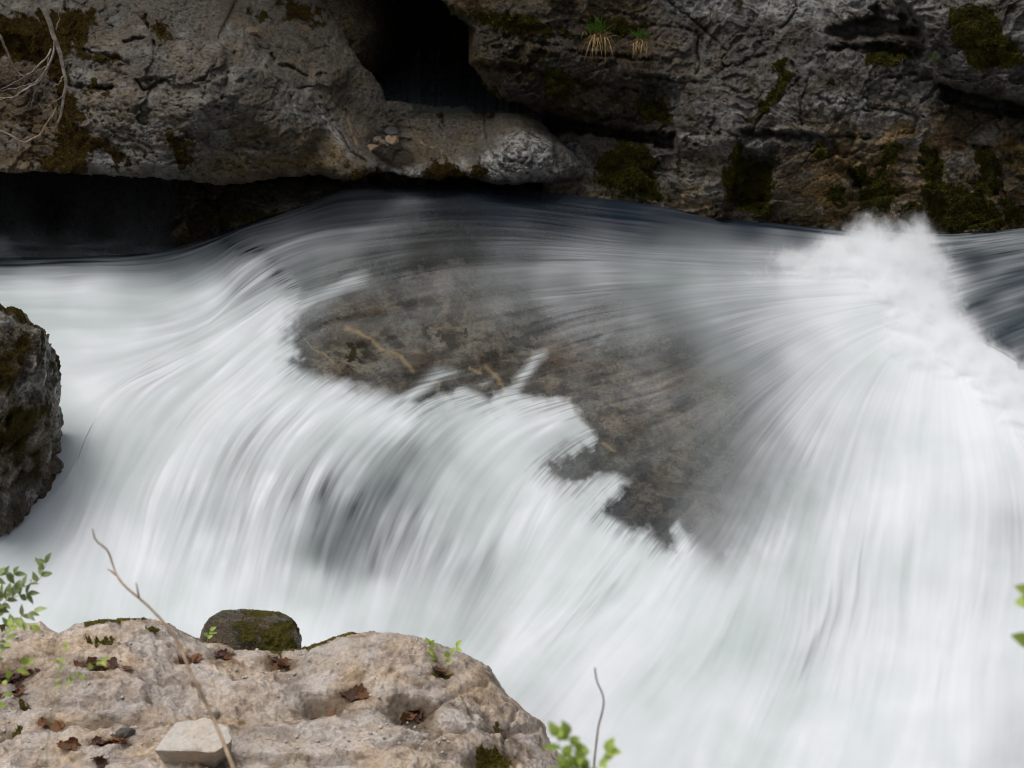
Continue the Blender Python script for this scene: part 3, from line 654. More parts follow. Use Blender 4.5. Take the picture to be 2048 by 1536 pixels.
# ================================================================== STREAM
GUIDES = [
 [(1760, 468, 0), (1500, 440, 0), (1250, 403, 0), (1000, 376, 0), (800, 370, 0), (680, 376, 0), (600, 408, -.02), (500, 445, -.04), (430, 470, -.10), (330, 500, -.2), (180, 512, -.25), (-50, 515, -.28), (-220, 515, -.28)],
 [(1770, 500, 0), (1500, 478, 0), (1250, 450, 0), (1000, 424, 0), (800, 425, 0), (650, 440, 0), (560, 462, 0), (480, 485, -.04), (425, 520, -.13), (340, 555, -.22), (180, 565, -.27), (0, 575, -.3), (-220, 585, -.3)],
 [(1780, 520, 0), (1500, 508, 0), (1250, 490, 0), (1000, 470, 0), (800, 478, 0), (680, 495, 0), (600, 515, 0), (545, 540, -.04), (480, 585, -.15), (420, 640, -.25), (330, 680, -.3), (220, 705, -.34), (100, 715, -.36), (-220, 720, -.38)],
 [(1780, 530, 0), (1520, 525, 0), (1280, 512, 0), (1030, 500, 0), (830, 515, 0), (710, 540, 0), (620, 565, 0), (560, 590, -.06), (490, 640, -.18), (420, 690, -.28), (330, 735, -.34), (240, 780, -.42), (175, 850, -.52), (140, 980, -.68), (70, 1110, -.86), (-60, 1220, -.94), (-220, 1290, -.95)],
 [(1780, 540, 0), (1550, 540, 0), (1300, 532, 0), (1050, 532, 0), (850, 552, 0), (720, 577, 0), (640, 595, 0), (590, 615, -.03), (520, 670, -.14), (430, 750, -.30), (330, 840, -.44), (255, 960, -.62), (205, 1120, -.85), (160, 1250, -.94), (110, 1370, -.95)],
 [(1780, 555, 0), (1550, 562, 0), (1300, 570, 0), (1080, 590, 0), (900, 620, 0), (760, 652, 0), (660, 685, 0), (595, 722, -.02), (520, 785, -.1), (440, 875, -.28), (380, 985, -.5), (340, 1100, -.75), (310, 1220, -.92), (290, 1370, -.95)],
 [(1790, 570, 0), (1600, 580, 0), (1350, 602, 0), (1150, 640, 0), (980, 690, 0), (850, 722, 0), (740, 748, 0), (680, 792, -.05), (600, 872, -.22), (530, 982, -.45), (490, 1090, -.72), (468, 1200, -.93), (450, 1360, -.95)],
 [(1800, 590, 0), (1620, 602, 0), (1400, 642, 0), (1200, 700, 0), (1030, 752, 0), (920, 778, 0), (840, 802, 0), (770, 852, -.06), (690, 942, -.25), (640, 1050, -.5), (610, 1150, -.78), (588, 1235, -.93), (560, 1370, -.95)],
 [(1800, 600, 0), (1640, 626, 0), (1450, 690, 0), (1270, 762, 0), (1130, 792, 0), (1040, 815, 0), (980, 842, -.02), (900, 912, -.13), (840, 1010, -.36), (790, 1120, -.65), (755, 1230, -.9), (720, 1370, -.95)],
 [(1810, 610, 0), (1650, 650, 0), (1480, 742, 0), (1330, 822, 0), (1220, 862, 0), (1150, 900, -.01), (1080, 962, -.08), (1020, 1050, -.26), (960, 1160, -.55), (905, 1270, -.88), (850, 1390, -.95), (800, 1520, -.95)],
 [(1820, 620, 0), (1670, 672, 0), (1520, 772, 0), (1400, 872, 0), (1300, 942, 0), (1230, 1000, -.03), (1180, 1062, -.13), (1120, 1142, -.32), (1050, 1232, -.6), (985, 1312, -.85), (900, 1420, -.95), (800, 1580, -.95)],
 [(1830, 630, 0), (1690, 692, 0), (1560, 802, 0), (1460, 922, -.02), (1380, 1022, -.09), (1320, 1092, -.2), (1260, 1172, -.38), (1180, 1272, -.62), (1095, 1370, -.85), (1000, 1480, -.95), (880, 1640, -.95)],
 [(1840, 640, 0), (1720, 712, 0), (1610, 832, 0), (1530, 960, -.06), (1470, 1080, -.2), (1410, 1190, -.4), (1350, 1300, -.62), (1280, 1400, -.82), (1200, 1510, -.95), (1080, 1680, -.97)],
 [(1850, 645, 0), (1760, 722, 0), (1680, 852, -.03), (1630, 990, -.13), (1590, 1120, -.3), (1560, 1250, -.55), (1520, 1370, -.78), (1460, 1500, -.95), (1380, 1680, -.97)],
 [(1860, 650, 0), (1820, 742, 0), (1780, 872, -.06), (1760, 1000, -.2), (1740, 1130, -.42), (1720, 1260, -.7), (1690, 1380, -.9), (1640, 1520, -.97), (1590, 1700, -.97)],
 [(1880, 655, 0), (1890, 752, 0), (1900, 872, -.06), (1910, 1000, -.22), (1905, 1130, -.48), (1890, 1260, -.76), (1870, 1380, -.93), (1850, 1520, -.97), (1820, 1700, -.97)],
 [(1900, 660, 0), (1965, 752, 0), (2015, 872, -.08), (2050, 1000, -.28), (2065, 1130, -.52), (2060, 1260, -.8), (2050, 1380, -.95), (2045, 1520, -.97), (2040, 1720, -.97)],
 [(1920, 665, 0), (2030, 742, 0), (2130, 872, -.1), (2200, 1000, -.32), (2240, 1150, -.6), (2240, 1300, -.88), (2240, 1450, -.97), (2240, 1740, -.97)],
 [(1935, 665, 0), (2075, 738, 0), (2210, 862, -.09), (2300, 1000, -.32), (2350, 1150, -.62), (2360, 1300, -.9), (2360, 1450, -.97), (2360, 1760, -.97)],
]
GUIDES = [[(x, y, z * min(0.72, max(0.55, 0.72 - 0.05 * (i - 7)))) for x, y, z in g] for i, g in enumerate(GUIDES)]
NS, NTT = 760, 1000
lines = np.stack([spline(g, NS) for g in GUIDES], 0)                     # guide, s, (px,py,z)
ng = len(GUIDES)
tt = np.linspace(0, ng - 1, NTT); k = np.clip(tt.astype(int), 0, ng - 2); f = (tt - k)[:, None, None]
Tg = np.gradient(lines, axis=0)
fan = (2*f**3 - 3*f**2 + 1) * lines[k] + (f**3 - 2*f**2 + f) * Tg[k] + (-2*f**3 + 3*f**2) * lines[k+1] + (f**3 - f**2) * Tg[k+1]
fx, fy, fz = fan[..., 0], fan[..., 1], fan[..., 2]
# arc length from the source, in pixels
sl = np.concatenate([np.zeros((NTT, 1)), np.cumsum(np.hypot(np.diff(fx, axis=1), np.diff(fy, axis=1)), 1)], 1)
tq = np.repeat(tt[:, None], NS, 1)
fz = fz - 0.04 * (1 - sstep(0, 90, sl)) + 0.12 * np.exp(-((fx - 1700) / 230) ** 2 - ((fy - 590) / 90) ** 2) + 0.04 * np.exp(-((fx - 1250) / 260) ** 2 - ((fy - 560) / 50) ** 2)
# flow-aligned noise
turb = fbm(fx / 210, fy / 170, oct=4, seed=580)
wf = fbm(fx / 420, fy / 380, oct=2, seed=495)
def flow(ft, ls, seed, oct=3):
    return fbm((tq + 0.08 * wf) * ft + 0.35 * fbm(tq * 1.3, sl / 300, oct=2, seed=seed + 3), sl / ls, oct=oct, seed=seed)
n1 = flow(1.6, 420, 500); n2 = flow(5, 300, 510); n3 = flow(11, 300, 520); n4 = flow(32, 240, 530, 2); n5 = flow(90, 130, 540, 2)
LIP = [(300, 440), (445, 452), (480, 470), (530, 480), (560, 508), (582, 545), (605, 570), (612, 600), (600, 645), (590, 680), (602, 700), (592, 728), (640, 742), (700, 757), (760, 768), (800, 787), (835, 800), (880, 782), (930, 770), (975, 792), (1010, 772), (1060, 792), (1140, 797), (1160, 828), (1196, 868), (1190, 892),
       (1140, 920), (1100, 942), (1132, 962), (1180, 950), (1232, 940), (1262, 962), (1232, 1000), (1208, 1022), (1262, 1052), (1300, 1047), (1332, 1090), (1345, 1045), (1360, 1032), (1388, 1072), (1440, 1100), (1560, 1000), (1700, 900), (1900, 700), (1900, 300), (300, 300)]
jx = 13 * fbm(fx / 26, fy / 26, oct=3, seed=560) + 6 * n3
lipd = sdf(fx + jx, fy + 0.6 * jx, LIP)                                   # >0 above the lip
POOL = [(1000, 395, .10), (800, 395, .22), (720, 440, .42), (650, 475, .36), (900, 430, .14), (900, 400, .12), (1100, 420, .08), (1250, 425, .03), (1500, 465, .06), (1600, 470, .10), (1350, 490, .42), (1300, 455, .22), (1200, 500, .34), (1050, 495, .15), (930, 500, .05), (850, 520, .02), (750, 520, .04), (630, 515, .20), (600, 540, .22), (650, 565, .30), (720, 555, .16), (700, 605, .04), (800, 600, .05), (900, 590, .14), (1000, 575, .22), (1100, 560, .46), (1200, 555, .55), (1300, 555, .60), (1400, 560, .68), (1500, 560, .78), (1600, 560, .92), (1700, 560, 1.), (1750, 500, 1.),
        (1650, 520, .8), (1500, 510, .55), (1420, 500, .45), (1450, 620, .58), (1300, 610, .32), (1200, 625, .16), (1050, 640, .08), (900, 660, .04), (760, 640, .03), (700, 700, .0), (850, 735, .0), (1000, 720, .0), (1100, 730, .02), (1200, 740, .04), (1350, 720, .12), (1450, 690, .42), (1550, 650, .66), (1250, 850, .05), (1350, 820, .14), (1450, 800, .26), (1540, 740, .45), (1600, 700, .72), (1700, 660, .92), (1350, 950, .12), (1450, 930, .26), (1290, 1000, .04), (1400, 1020, .14), (1480, 1030, .34), (1550, 900, .50), (1620, 850, .72), (1690, 800, .88), (1800, 700, 1.)]
FALL = [(450, 490, .38), (500, 520, .36), (545, 530, .42), (470, 550, .45), (520, 560, .5), (400, 500, .4), (420, 590, .9), (390, 540, .7), (350, 520, .55), (280, 520, .7), (150, 520, .6), (0, 530, .55), (60, 580, .95), (200, 580, .95), (320, 600, .9), (30, 620, .8), (330, 640, .72), (250, 680, .95), (160, 660, .95), (100, 690, .9), (370, 620, .8), (450, 680, .95), (560, 640, .9), (560, 720, .95), (340, 700, .85), (250, 760, .9), (300, 760, .8), (200, 800, 1.), (280, 800, .85), (200, 950, 1.), (240, 1100, 1.), (120, 1050, .95), (60, 1130, .95), (450, 800, .92), (350, 900, .95), (560, 800, .90), (640, 790, .9), (640, 900, .82), (480, 940, .72), (450, 1020, .78), (400, 1100, .92), (560, 1050, .85), (700, 830, .92), (800, 830, .95), (720, 930, .72), (690, 1040, .42), (660, 1120, .42), (740, 1080, .38), (780, 980, .42), (830, 920, .5), (860, 860, .85), (880, 900, .6), (760, 1130, .45), (620, 1160, .9), (760, 1190, .93), (600, 1250, 1.),
        (400, 1200, 1.), (900, 960, .9), (960, 900, .96), (1000, 850, .95), (1100, 830, .9), (1050, 930, .97), (1100, 880, .8), (1120, 890, .5), (1160, 870, .85), (930, 1080, .85), (870, 1180, .78), (960, 1150, .72), (1000, 1050, .95), (940, 1220, .8), (1080, 1020, .93), (1130, 1000, .9), (1100, 1080, .85), (1200, 960, .93), (1200, 1100, .97), (1260, 1120, 1.), (1320, 1120, .95), (1360, 1060, .93), (1150, 1160, .97), (1050, 1260, .97), (1000, 1280, .85), (1110, 1220, 1.), (1430, 1120, .72), (1500, 1080, .66), (1560, 1120, .76), (1480, 1180, .85), (1400, 1180, .92), (1300, 1200, .95), (1350, 1300, .9), (1200, 1350, .9), (1500, 1280, .84), (1560, 1200, .80), (1580, 1300, .84), (1480, 1350, .86), (1100, 1420, .6), (1150, 1380, .8), (1250, 1460, .85), (1350, 1480, .85), (1500, 1450, .95), (1150, 1530, .8), (1600, 1000, .74), (1650, 950, .85), (1700, 1100, .88), (1680, 1250, .8), (1650, 1180, .88), (1750, 1000, .98), (1850, 900, 1.), (1950, 900, 1.), (2030, 950, .9), (1900, 1100, .95), (1950, 1200, .85), (2030, 1080, .6), (1800, 1200, .95), (2030, 1250, .92), (1850, 1350, .97), (1700, 1400, .97), (1600, 1520, .95), (1900, 1480, .95), (2040, 1450, .55), (2020, 1530, .5), (2048, 1350, .8)]
pf, ff = idw(POOL, 3.2, 30)(fx, fy), idw(FALL, 3.2, 28)(fx, fy)
pf = pf * (1 - 0.25 * sstep(950, 1100, fx) * sstep(1650, 1500, fx))
pf = pf * (1 - (0.35 + 0.45 * sstep(780, 900, fx)) * sstep(520, 430, fy) * sstep(1620, 1480, fx) * sstep(560, 640, fx))
ff = ff - 0.17 * np.exp(-((fx - 740) / 330) ** 2 - ((fy - 990) / 150) ** 2)
ff = ff + 0.5 * (1 - ff) * sstep(950, 1150, fx) * sstep(1000, 1120, fy) * (1 - 0.45 * np.exp(-((fx - 1530) / 90) ** 2 - ((fy - 1230) / 160) ** 2))
above = sstep(0, 1, (lipd + 16 + 18 * sstep(-0.2, 0.5, turb)) / (21 + 18 * sstep(-0.2, 0.5, turb)))
softer = sstep(1330, 1500, fx)
above = above * (1 - softer) + softer * sstep(-120, 120, lipd)
streak = (0.42 * n2 + 0.26 * n3 + 0.10 * n4 + 0.045 * n5) * (0.45 + 0.9 * sstep(-0.3, 0.5, turb)) * (0.25 + 0.75 * sstep(40, 460, sl)) * (1 - 0.85 * sstep(1060, 1270, fy)) * (1 - 0.4 * sstep(1300, 1450, fx) * sstep(900, 1000, fy))
pool_f = np.clip(pf + (0.03 + 0.85 * pf * (1 - pf)) * (1 - 0.45 * sstep(1250, 1450, fx)) * (1.2 * (streak - 0.07 * n4 - 0.04 * n5) + 0.30 * n1 + 0.25 * turb), 0, 1)
fall_f = np.clip(ff + (0.05 + (1.7 + 0.8 * np.exp(-((fx - 740) / 300) ** 2 - ((fy - 990) / 180) ** 2)) * ff * (1 - ff)) * (streak + 0.2 * n1), 0, 1)
rim = np.exp(-((lipd + 14) / 26) ** 2) * (1 - softer)                       # thin at the brink
fall_f = np.clip(fall_f - rim * (0.10 + 0.35 * sstep(-0.3, 0.6, n4 + n3)), 0, 1)
for line, w, a in [([(1108, 700), (1075, 715), (1045, 750), (1015, 795)], 13, .75), ([(935, 735), (880, 746), (840, 778), (800, 805)], 13, .7), ([(760, 545), (690, 565), (630, 590), (590, 625)], 20, .6), ([(1345, 1030), (1352, 1060), (1372, 1100)], 13, .8), ([(1000, 735), (960, 765)], 8, .4), ([(1260, 640), (1200, 690)], 12, .25)]:
    xs_ = [q_[0] for q_ in line]; ys_ = [q_[1] for q_ in line]
    b_ = (fx > min(xs_) - 70) & (fx < max(xs_) + 70) & (fy > min(ys_) - 70) & (fy < max(ys_) + 70)
    dd_ = seg_dist(fx[b_] + 8 * turb[b_], fy[b_] + 10 * turb[b_], line)
    a = a * sstep(-6, 60, np.hypot(fx[b_] - line[0][0], fy[b_] - line[0][1]))
    pool_f[b_] = np.maximum(pool_f[b_], a * np.exp(-(dd_ / w) ** 2) * np.clip(0.72 + 0.5 * n3[b_] + 0.15 * n4[b_] + 0.5 * turb[b_], 0, 1.1))
foam = np.clip(pool_f * above + fall_f * (1 - above), 0, 1)
foam = foam * sstep(0, 0.6, tq + 0.3 * n2) * sstep(ng - 1.0, ng - 2.0, tq + 0.5 * n2)
DEEP = idw([(1000, 390, .75), (1250, 420, .95), (1500, 450, .97), (1700, 480, .95), (1150, 450, .7), (1350, 520, .8), (1100, 520, .4), (900, 440, .3), (700, 400, .5), (620, 440, .35), (900, 560, .12), (750, 620, .12), (700, 700, .03), (900, 700, .03), (1200, 620, .2), (1100, 720, .05), (1250, 800, .05), (1300, 700, .1), (1450, 650, .6), (1550, 720, .7), (1450, 800, .2), (1350, 900, .12), (1400, 1020, .25), (1500, 980, .45), (700, 1050, .85), (760, 960, .8), (680, 1130, .8), (450, 520, .6), (530, 520, .6), (820, 900, .6), (560, 900, .2), (200, 520, .6), (100, 520, .6), (300, 700, .2), (1550, 1200, .2), (1100, 1450, .3), (2040, 1480, .8), (2040, 1080, .8)], 3, 40)(fx, fy)
tone = np.clip(0.42 + 0.3 * n1 + 0.09 * n3 + 0.15 * n2 + 0.5 * turb + 0.4 * sstep(1500, 1900, fx), 0, 1)
P = at_z(fx, fy, fz)
Nf = np.cross(np.gradient(P, axis=1), np.gradient(P, axis=0)); Nf /= np.linalg.norm(Nf, axis=-1)[..., None] + 1e-12
Nf *= np.sign(Nf[..., 2].mean())
hgt = 0.020 * n1 + 0.006 * n2 + 0.0016 * n3 + 0.0003 * n4
hgt = hgt * (0.3 + 0.5 * foam) * sstep(0, 0.7, tq) * sstep(60, 520, sl)
P = P + Nf * hgt[..., None]

def water_mat():
    t = NT('silky stream water')
    foam = t.attr('foam'); deep = t.attr('deep'); tone = t.attr('tone')
    grain = t.noise(90, 4, 0.6)
    white = t.mix(tone, (0.45, 0.50, 0.50), (0.61, 0.625, 0.66))
    geo = t.n('ShaderNodeNewGeometry')                      # aerated water scatters light through its thickness, so it is shaded mostly by the light from above
    up = t.n('ShaderNodeMix', data_type='VECTOR'); t.put(up.inputs[0], 0.78); t.put(up.inputs[4], geo.outputs['Normal']); up.inputs[5].default_value = (0, 0, 1)
    nv = t.n('ShaderNodeVectorMath', operation='NORMALIZE'); t.put(nv.inputs[0], up.outputs[1])
    fo_ = t.n('ShaderNodeBsdfDiffuse'); t.put(fo_.inputs[0], white); t.put(fo_.inputs['Normal'], nv.outputs[0])
    fo = fo_.outputs[0]
    tr = t.n('ShaderNodeBsdfTransparent'); t.put(tr.inputs[0], t.mix(deep, (0.90, 0.91, 0.88), (0.42, 0.50, 0.52)))
    body = t.n('ShaderNodeBsdfDiffuse'); t.put(body.inputs[0], (0.009, 0.017, 0.029))
    w = t.mixs(t.math('MULTIPLY', deep, 0.85), tr.outputs[0], body.outputs[0])
    gl = t.n('ShaderNodeBsdfGlossy'); t.put(gl.inputs[0], (0.95, 0.97, 1.0)); gl.inputs['Roughness'].default_value = 0.32
    fr = t.n('ShaderNodeFresnel'); fr.inputs[0].default_value = 1.33
    w = t.mixs(t.math('MULTIPLY', fr.outputs[0], 0.5), w, gl.outputs[0])
    return t.done(t.mixs(t.math('MULTIPLY', foam, 1.0), w, fo))
M_water = water_mat()
water = new_mesh('stream_water', P.reshape(-1, 3), face_up(P.reshape(-1, 3), grid_faces(NTT, NS)), M_water, None, dict(foam=foam, deep=DEEP, tone=tone))
tag(water, kind='structure')

# bedrock under the water
zpts = []
for g in GUIDES:
    for i, q in enumerate(g):
        if i % 2 == 0 or q[2] < 0: zpts.append(q)
zpts += [(1500, 380, 0), (800, 330, 0), (2000, 480, 0), (2250, 450, .02), (2250, 700, 0), (-400, 400, -.2), (200, 430, -.2), (-400, 900, -.5), (-400, 1600, -.68)]
Z = rbf([(x + 0.01 * i, y, z) for i, (x, y, z) in enumerate(zpts)], 0.002)
bx0, bx1, by0, by1, bs = -420, 2330, 330, 1740, 3.2
nx = int((bx1 - bx0) / bs); ny = int((by1 - by0) / bs)
bx, by = np.meshgrid(np.linspace(bx0, bx1, nx), np.linspace(by0, by1, ny))
bz = Z(bx, by)
cw = 12.0; gnx = int((bx1 - bx0) / cw) + 1; gny = int((by1 - by0) / cw) + 1       # average the water level under the falls, cell by cell
ci = np.clip(((fx - bx0) / cw).astype(int), 0, gnx - 1); cj = np.clip(((fy - by0) / cw).astype(int), 0, gny - 1)
ok = (fx > bx0) & (fx < bx1) & (fy > by0) & (fy < by1)
gs = np.zeros((gny, gnx)); gw = np.zeros((gny, gnx))
np.add.at(gs, (cj[ok], ci[ok]), fz[ok]); np.add.at(gw, (cj[ok], ci[ok]), 1.0)
gc = np.where(gw > 0, 1.0, 0.0); gs = np.where(gw > 0, gs / np.maximum(gw, 1), 0)
def box3(a):
    p = np.pad(a, 1, mode='edge'); return sum(p[i:i + a.shape[0], j:j + a.shape[1]] for i in range(3) for j in range(3)) / 9
for _ in range(2): gs, gc = box3(gs), box3(gc)
gz = gs / np.maximum(gc, 1e-6)
u_ = np.clip((bx - bx0) / cw - 0.5, 0, gnx - 1.001); v_ = np.clip((by - by0) / cw - 0.5, 0, gny - 1.001)
i0_, j0_ = u_.astype(int), v_.astype(int); fu, fv = u_ - i0_, v_ - j0_
def bil(a): return (a[j0_, i0_] * (1 - fu) + a[j0_, i0_ + 1] * fu) * (1 - fv) + (a[j0_ + 1, i0_] * (1 - fu) + a[j0_ + 1, i0_ + 1] * fu) * fv
wgt = sstep(0.15, 0.6, bil(np.minimum(gc, 1)))
bz = np.where(wgt > 0, bil(gz) * wgt + bz * (1 - wgt), bz)
DEPTH = idw([(1000, 390, .28), (1250, 430, .35), (1500, 460, .4), (1800, 600, .4), (1300, 540, .25), (700, 420, .12), (900, 560, .09), (700, 680, .035), (900, 720, .03), (1100, 720, .04), (1250, 800, .045), (1350, 650, .12), (1450, 900, .08), (1400, 1020, .05), (600, 900, .12), (800, 1000, .12), (300, 800, .15), (400, 1200, .25), (1200, 1300, .16), (1700, 1000, .25), (2040, 1400, .3), (2100, 600, .35), (200, 550, .2), (450, 520, .1)], 3, 30)(bx, by)
bz = bz - DEPTH
Pb = at_z(bx, by, bz)
X, Y_ = Pb[..., 0], Pb[..., 1]
rough_h = 0.030 * fbm(X * 4, Y_ * 4, oct=4, seed=600) + 0.010 * ridged(X * 9, Y_ * 9, oct=3, seed=610) + 0.006 * fbm(X * 30, Y_ * 30, oct=3, seed=620)
f1, f2, cid = worley(X * 3.5 + 0.4 * fbm(X * 4, Y_ * 4, oct=2, seed=4), Y_ * 3.5, 630)
rough_h += 0.02 * (cid - 0.5)
Pb[..., 2] += rough_h * np.clip(DEPTH / 0.06, 0.4, 1.3)
bveins = [([(693, 657), (735, 675), (765, 700), (800, 720), (824, 742)], 4.0), ([(972, 741), (995, 758), (1008, 780), (1013, 792)], 3.5), ([(1205, 885), (1228, 908)], 3.2), ([(1105, 935), (1125, 962)], 3.2), ([(862, 765), (880, 770), (876, 785)], 2.2), ([(940, 738), (962, 752)], 2.2), ([(610, 685), (650, 715), (668, 735)], 1.4), ([(1560, 1010), (1572, 1040)], 5)]
vein = zeros(bx)
wob = 3 * fbm(bx / 14, by / 14, oct=2, seed=640)
for l, w in bveins: vein = np.maximum(vein, np.exp(-(seg_dist(bx + wob, by + wob, l) / w) ** 2))
nb = fbm(bx / 42, by / 24, oct=5, seed=650, gain=0.6); nb2 = fbm(bx / 130, by / 60, oct=3, seed=655)
bmoss = np.clip(blotch(bx, by, [[(780, 480), (930, 460), (960, 510), (860, 540), (760, 555), (740, 530)], [(1010, 680), (1080, 650), (1110, 650), (1060, 690)], [(700, 690), (718, 690), (722, 735), (698, 730)], [(600, 655), (640, 645), (650, 655), (620, 670)], [(850, 660), (900, 670), (930, 660), (900, 690)]], 8, 12) * 0.9 + 0.38 * sstep(0.05, 0.6, nb), 0, 1)
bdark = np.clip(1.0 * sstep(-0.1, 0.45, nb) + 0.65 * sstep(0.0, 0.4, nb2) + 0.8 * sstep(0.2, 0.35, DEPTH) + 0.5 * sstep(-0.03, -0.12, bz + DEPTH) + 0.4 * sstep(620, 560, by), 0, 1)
boch = np.clip(0.08 + 0.5 * np.exp(-((bx - 1370) / 90) ** 2 - ((by - 800) / 60) ** 2) + 0.4 * nb2, 0, 1)
bpale = np.clip(0.55 * sstep(0.0, 0.45, -nb) + 0.5 * blotch(bx, by, [[(1160, 655), (1210, 660), (1215, 700), (1190, 720), (1165, 690)], [(1090, 660), (1160, 665), (1150, 700), (1080, 690)], [(780, 520), (860, 500), (900, 520), (800, 545)]], 12, 14), 0, 1)
M_bed = rock_mat('brown stream bedrock', (0.070, 0.052, 0.034), (0.19, 0.15, 0.108), (0.38, 0.32, 0.26), 1.1, (0, 0, math.radians(30)), rough=0.7, layer=0.4)
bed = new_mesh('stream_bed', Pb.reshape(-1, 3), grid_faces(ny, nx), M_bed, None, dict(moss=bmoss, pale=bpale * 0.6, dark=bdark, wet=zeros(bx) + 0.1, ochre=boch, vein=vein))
tag(bed, kind='structure')

# upstream water coming in from the right, and the still pool in the left undercut
def sheet(name, guides, ns, nt, foamf, deepf, seed, amp=0.012, ft=3.0, ls=260):
    L = np.stack([spline(g, ns) for g in guides], 0); n = len(guides)
    t = np.linspace(0, n - 1, nt); k = np.clip(t.astype(int), 0, n - 2); f = (t - k)[:, None, None]
    S = L[k] * (1 - f) + L[k + 1] * f
    x, y, z = S[..., 0], S[..., 1], S[..., 2]
    s = np.concatenate([np.zeros((nt, 1)), np.cumsum(np.hypot(np.diff(x, axis=1), np.diff(y, axis=1)), 1)], 1)
    T = np.repeat(t[:, None], ns, 1)
    a = fbm(T * ft, s / ls, oct=3, seed=seed); b = fbm(T * ft * 5, s / (ls * 0.7), oct=3, seed=seed + 9)
    z = z + amp * 0.6 * a + amp * 0.12 * b
    fo = np.clip(foamf(x, y) * (1 + 0.8 * a + 0.6 * b) + 0.03 * b, 0, 1)
    Vs = at_z(x, y, z).reshape(-1, 3)
    o = new_mesh(name, Vs, face_up(Vs, grid_faces(nt, ns)), M_water, None, dict(foam=fo, deep=deepf(x, y), tone=np.clip(0.4 + a, 0, 1)))
    return tag(o, kind='structure')
sheet('upstream_water', [[(2330, 425, .06), (2048, 456, .03), (1900, 468, .0), (1740, 462, -.02), (1640, 452, -.03)], [(2330, 470, .09), (2048, 500, .05), (1900, 528, .0), (1760, 560, -.04), (1650, 590, -.05)], [(2330, 545, .11), (2100, 590, .06), (1950, 640, .0), (1830, 680, -.04), (1740, 700, -.05)], [(2330, 650, .12), (2150, 705, .06), (2040, 750, -.01), (1960, 780, -.06), (1890, 800, -.12)], [(2400, 760, .12), (2300, 800, .04), (2200, 850, -.08), (2130, 890, -.2), (2080, 930, -.35)], [(2480, 880, .08), (2420, 920, -.02), (2360, 960, -.18), (2300, 1000, -.45), (2250, 1030, -.6)]],
      300, 320, idw([(1850, 600, .95), (1800, 540, .9), (1900, 680, .9), (1985, 770, .9), (1760, 480, .7), (1880, 580, .6), (2048, 460, .30), (1950, 475, .3), (1950, 520, .03), (2048, 560, .10), (1980, 620, .08), (2048, 680, .12), (2000, 700, .05), (2048, 760, .08)], 3, 20), lambda x, y: 0.96 + 0 * x, 700, amp=0.02)
px, py = np.meshgrid(np.linspace(-700, 560, 260), np.linspace(335, 560, 160))
zl = -0.222 + 0.003 * fbm(px / 60, py / 16, oct=4, seed=720)
n_ = fbm(px / 90, py / 9, oct=4, seed=730) * sstep(450, 500, py)
fo = np.clip(idw([(100, 440, 0.01), (200, 465, .04), (0, 465, .06), (60, 490, .16), (200, 495, .15), (300, 490, .12), (350, 480, .06), (0, 525, .4), (200, 535, .5)], 3, 12)(px, py) * (1 + 0.8 * n_) + 0.4 * np.exp(-((px - 5) / 16) ** 2 - ((py - 485) / 14) ** 2), 0, 1)  # faint foam by the slab lightens the dim water in place of light
tag(new_mesh('left_pool_water', at_z(px, py, zl).reshape(-1, 3), grid_faces(160, 260), M_water, None, dict(foam=fo, deep=0.18 + 0 * px, tone=0.5 + 0.3 * n_)), kind='structure')
px, py = np.meshgrid(np.linspace(690, 1080, 120), np.linspace(118, 226, 60))
tag(new_mesh('puddle_water', at_z(px, py, 0.31 + 0.001 * fbm(px / 30, py / 8, oct=3, seed=740)).reshape(-1, 3), grid_faces(60, 120), M_water, None, dict(foam=zeros(px), deep=0.25 + 0 * px, tone=zeros(px))), kind='structure')

# spray thrown up where the inflow hits the hidden rock
def spray_mat(blobs):
    t = NT('white spray')
    pos = t.n('ShaderNodeNewGeometry').outputs['Position']
    best = None
    for (c, r) in blobs:
        v = t.n('ShaderNodeVectorMath', operation='SUBTRACT'); t.put(v.inputs[0], pos); v.inputs[1].default_value = c
        m = t.n('ShaderNodeVectorMath', operation='DIVIDE'); t.put(m.inputs[0], v.outputs[0]); m.inputs[1].default_value = r
        l = t.n('ShaderNodeVectorMath', operation='LENGTH'); t.put(l.inputs[0], m.outputs[0])
        d = t.math('SUBTRACT', 1.0, l.outputs['Value'])
        best = d if best is None else t.math('SMOOTH_MAX', best, d, 0.5)
    nz = t.noise(8.0, 8, 0.68, dist=0.5)
    fil = t.noise(26.0, 6, 0.7, t.map((1.0, 1.0, 0.5), (0.5, 0.3, 0.4)), dist=1.5)
    d = t.math('ADD', best, t.math('MULTIPLY', t.math('SUBTRACT', nz, 0.5), 2.3))
    d = t.math('ADD', d, t.math('MULTIPLY', t.math('SUBTRACT', fil, 0.5), 0.8))
    d = t.rng(d, 0.02, 1.0, 0, 1)
    d = t.math('MULTIPLY', t.math('POWER', d, 1.6), 17.0)
    vol = t.n('ShaderNodeVolumePrincipled')
    vol.inputs['Color'].default_value = (0.985, 0.988, 0.992, 1)
    t.put(vol.inputs['Density'], d)
    vol.inputs['Color'].default_value = (0.975, 0.98, 0.99, 1)
    t.m.cycles.volume_sampling = 'DISTANCE'
    t.t.links.new(vol.outputs[0], t.out.inputs['Volume'])
    return t.m
blobs = []
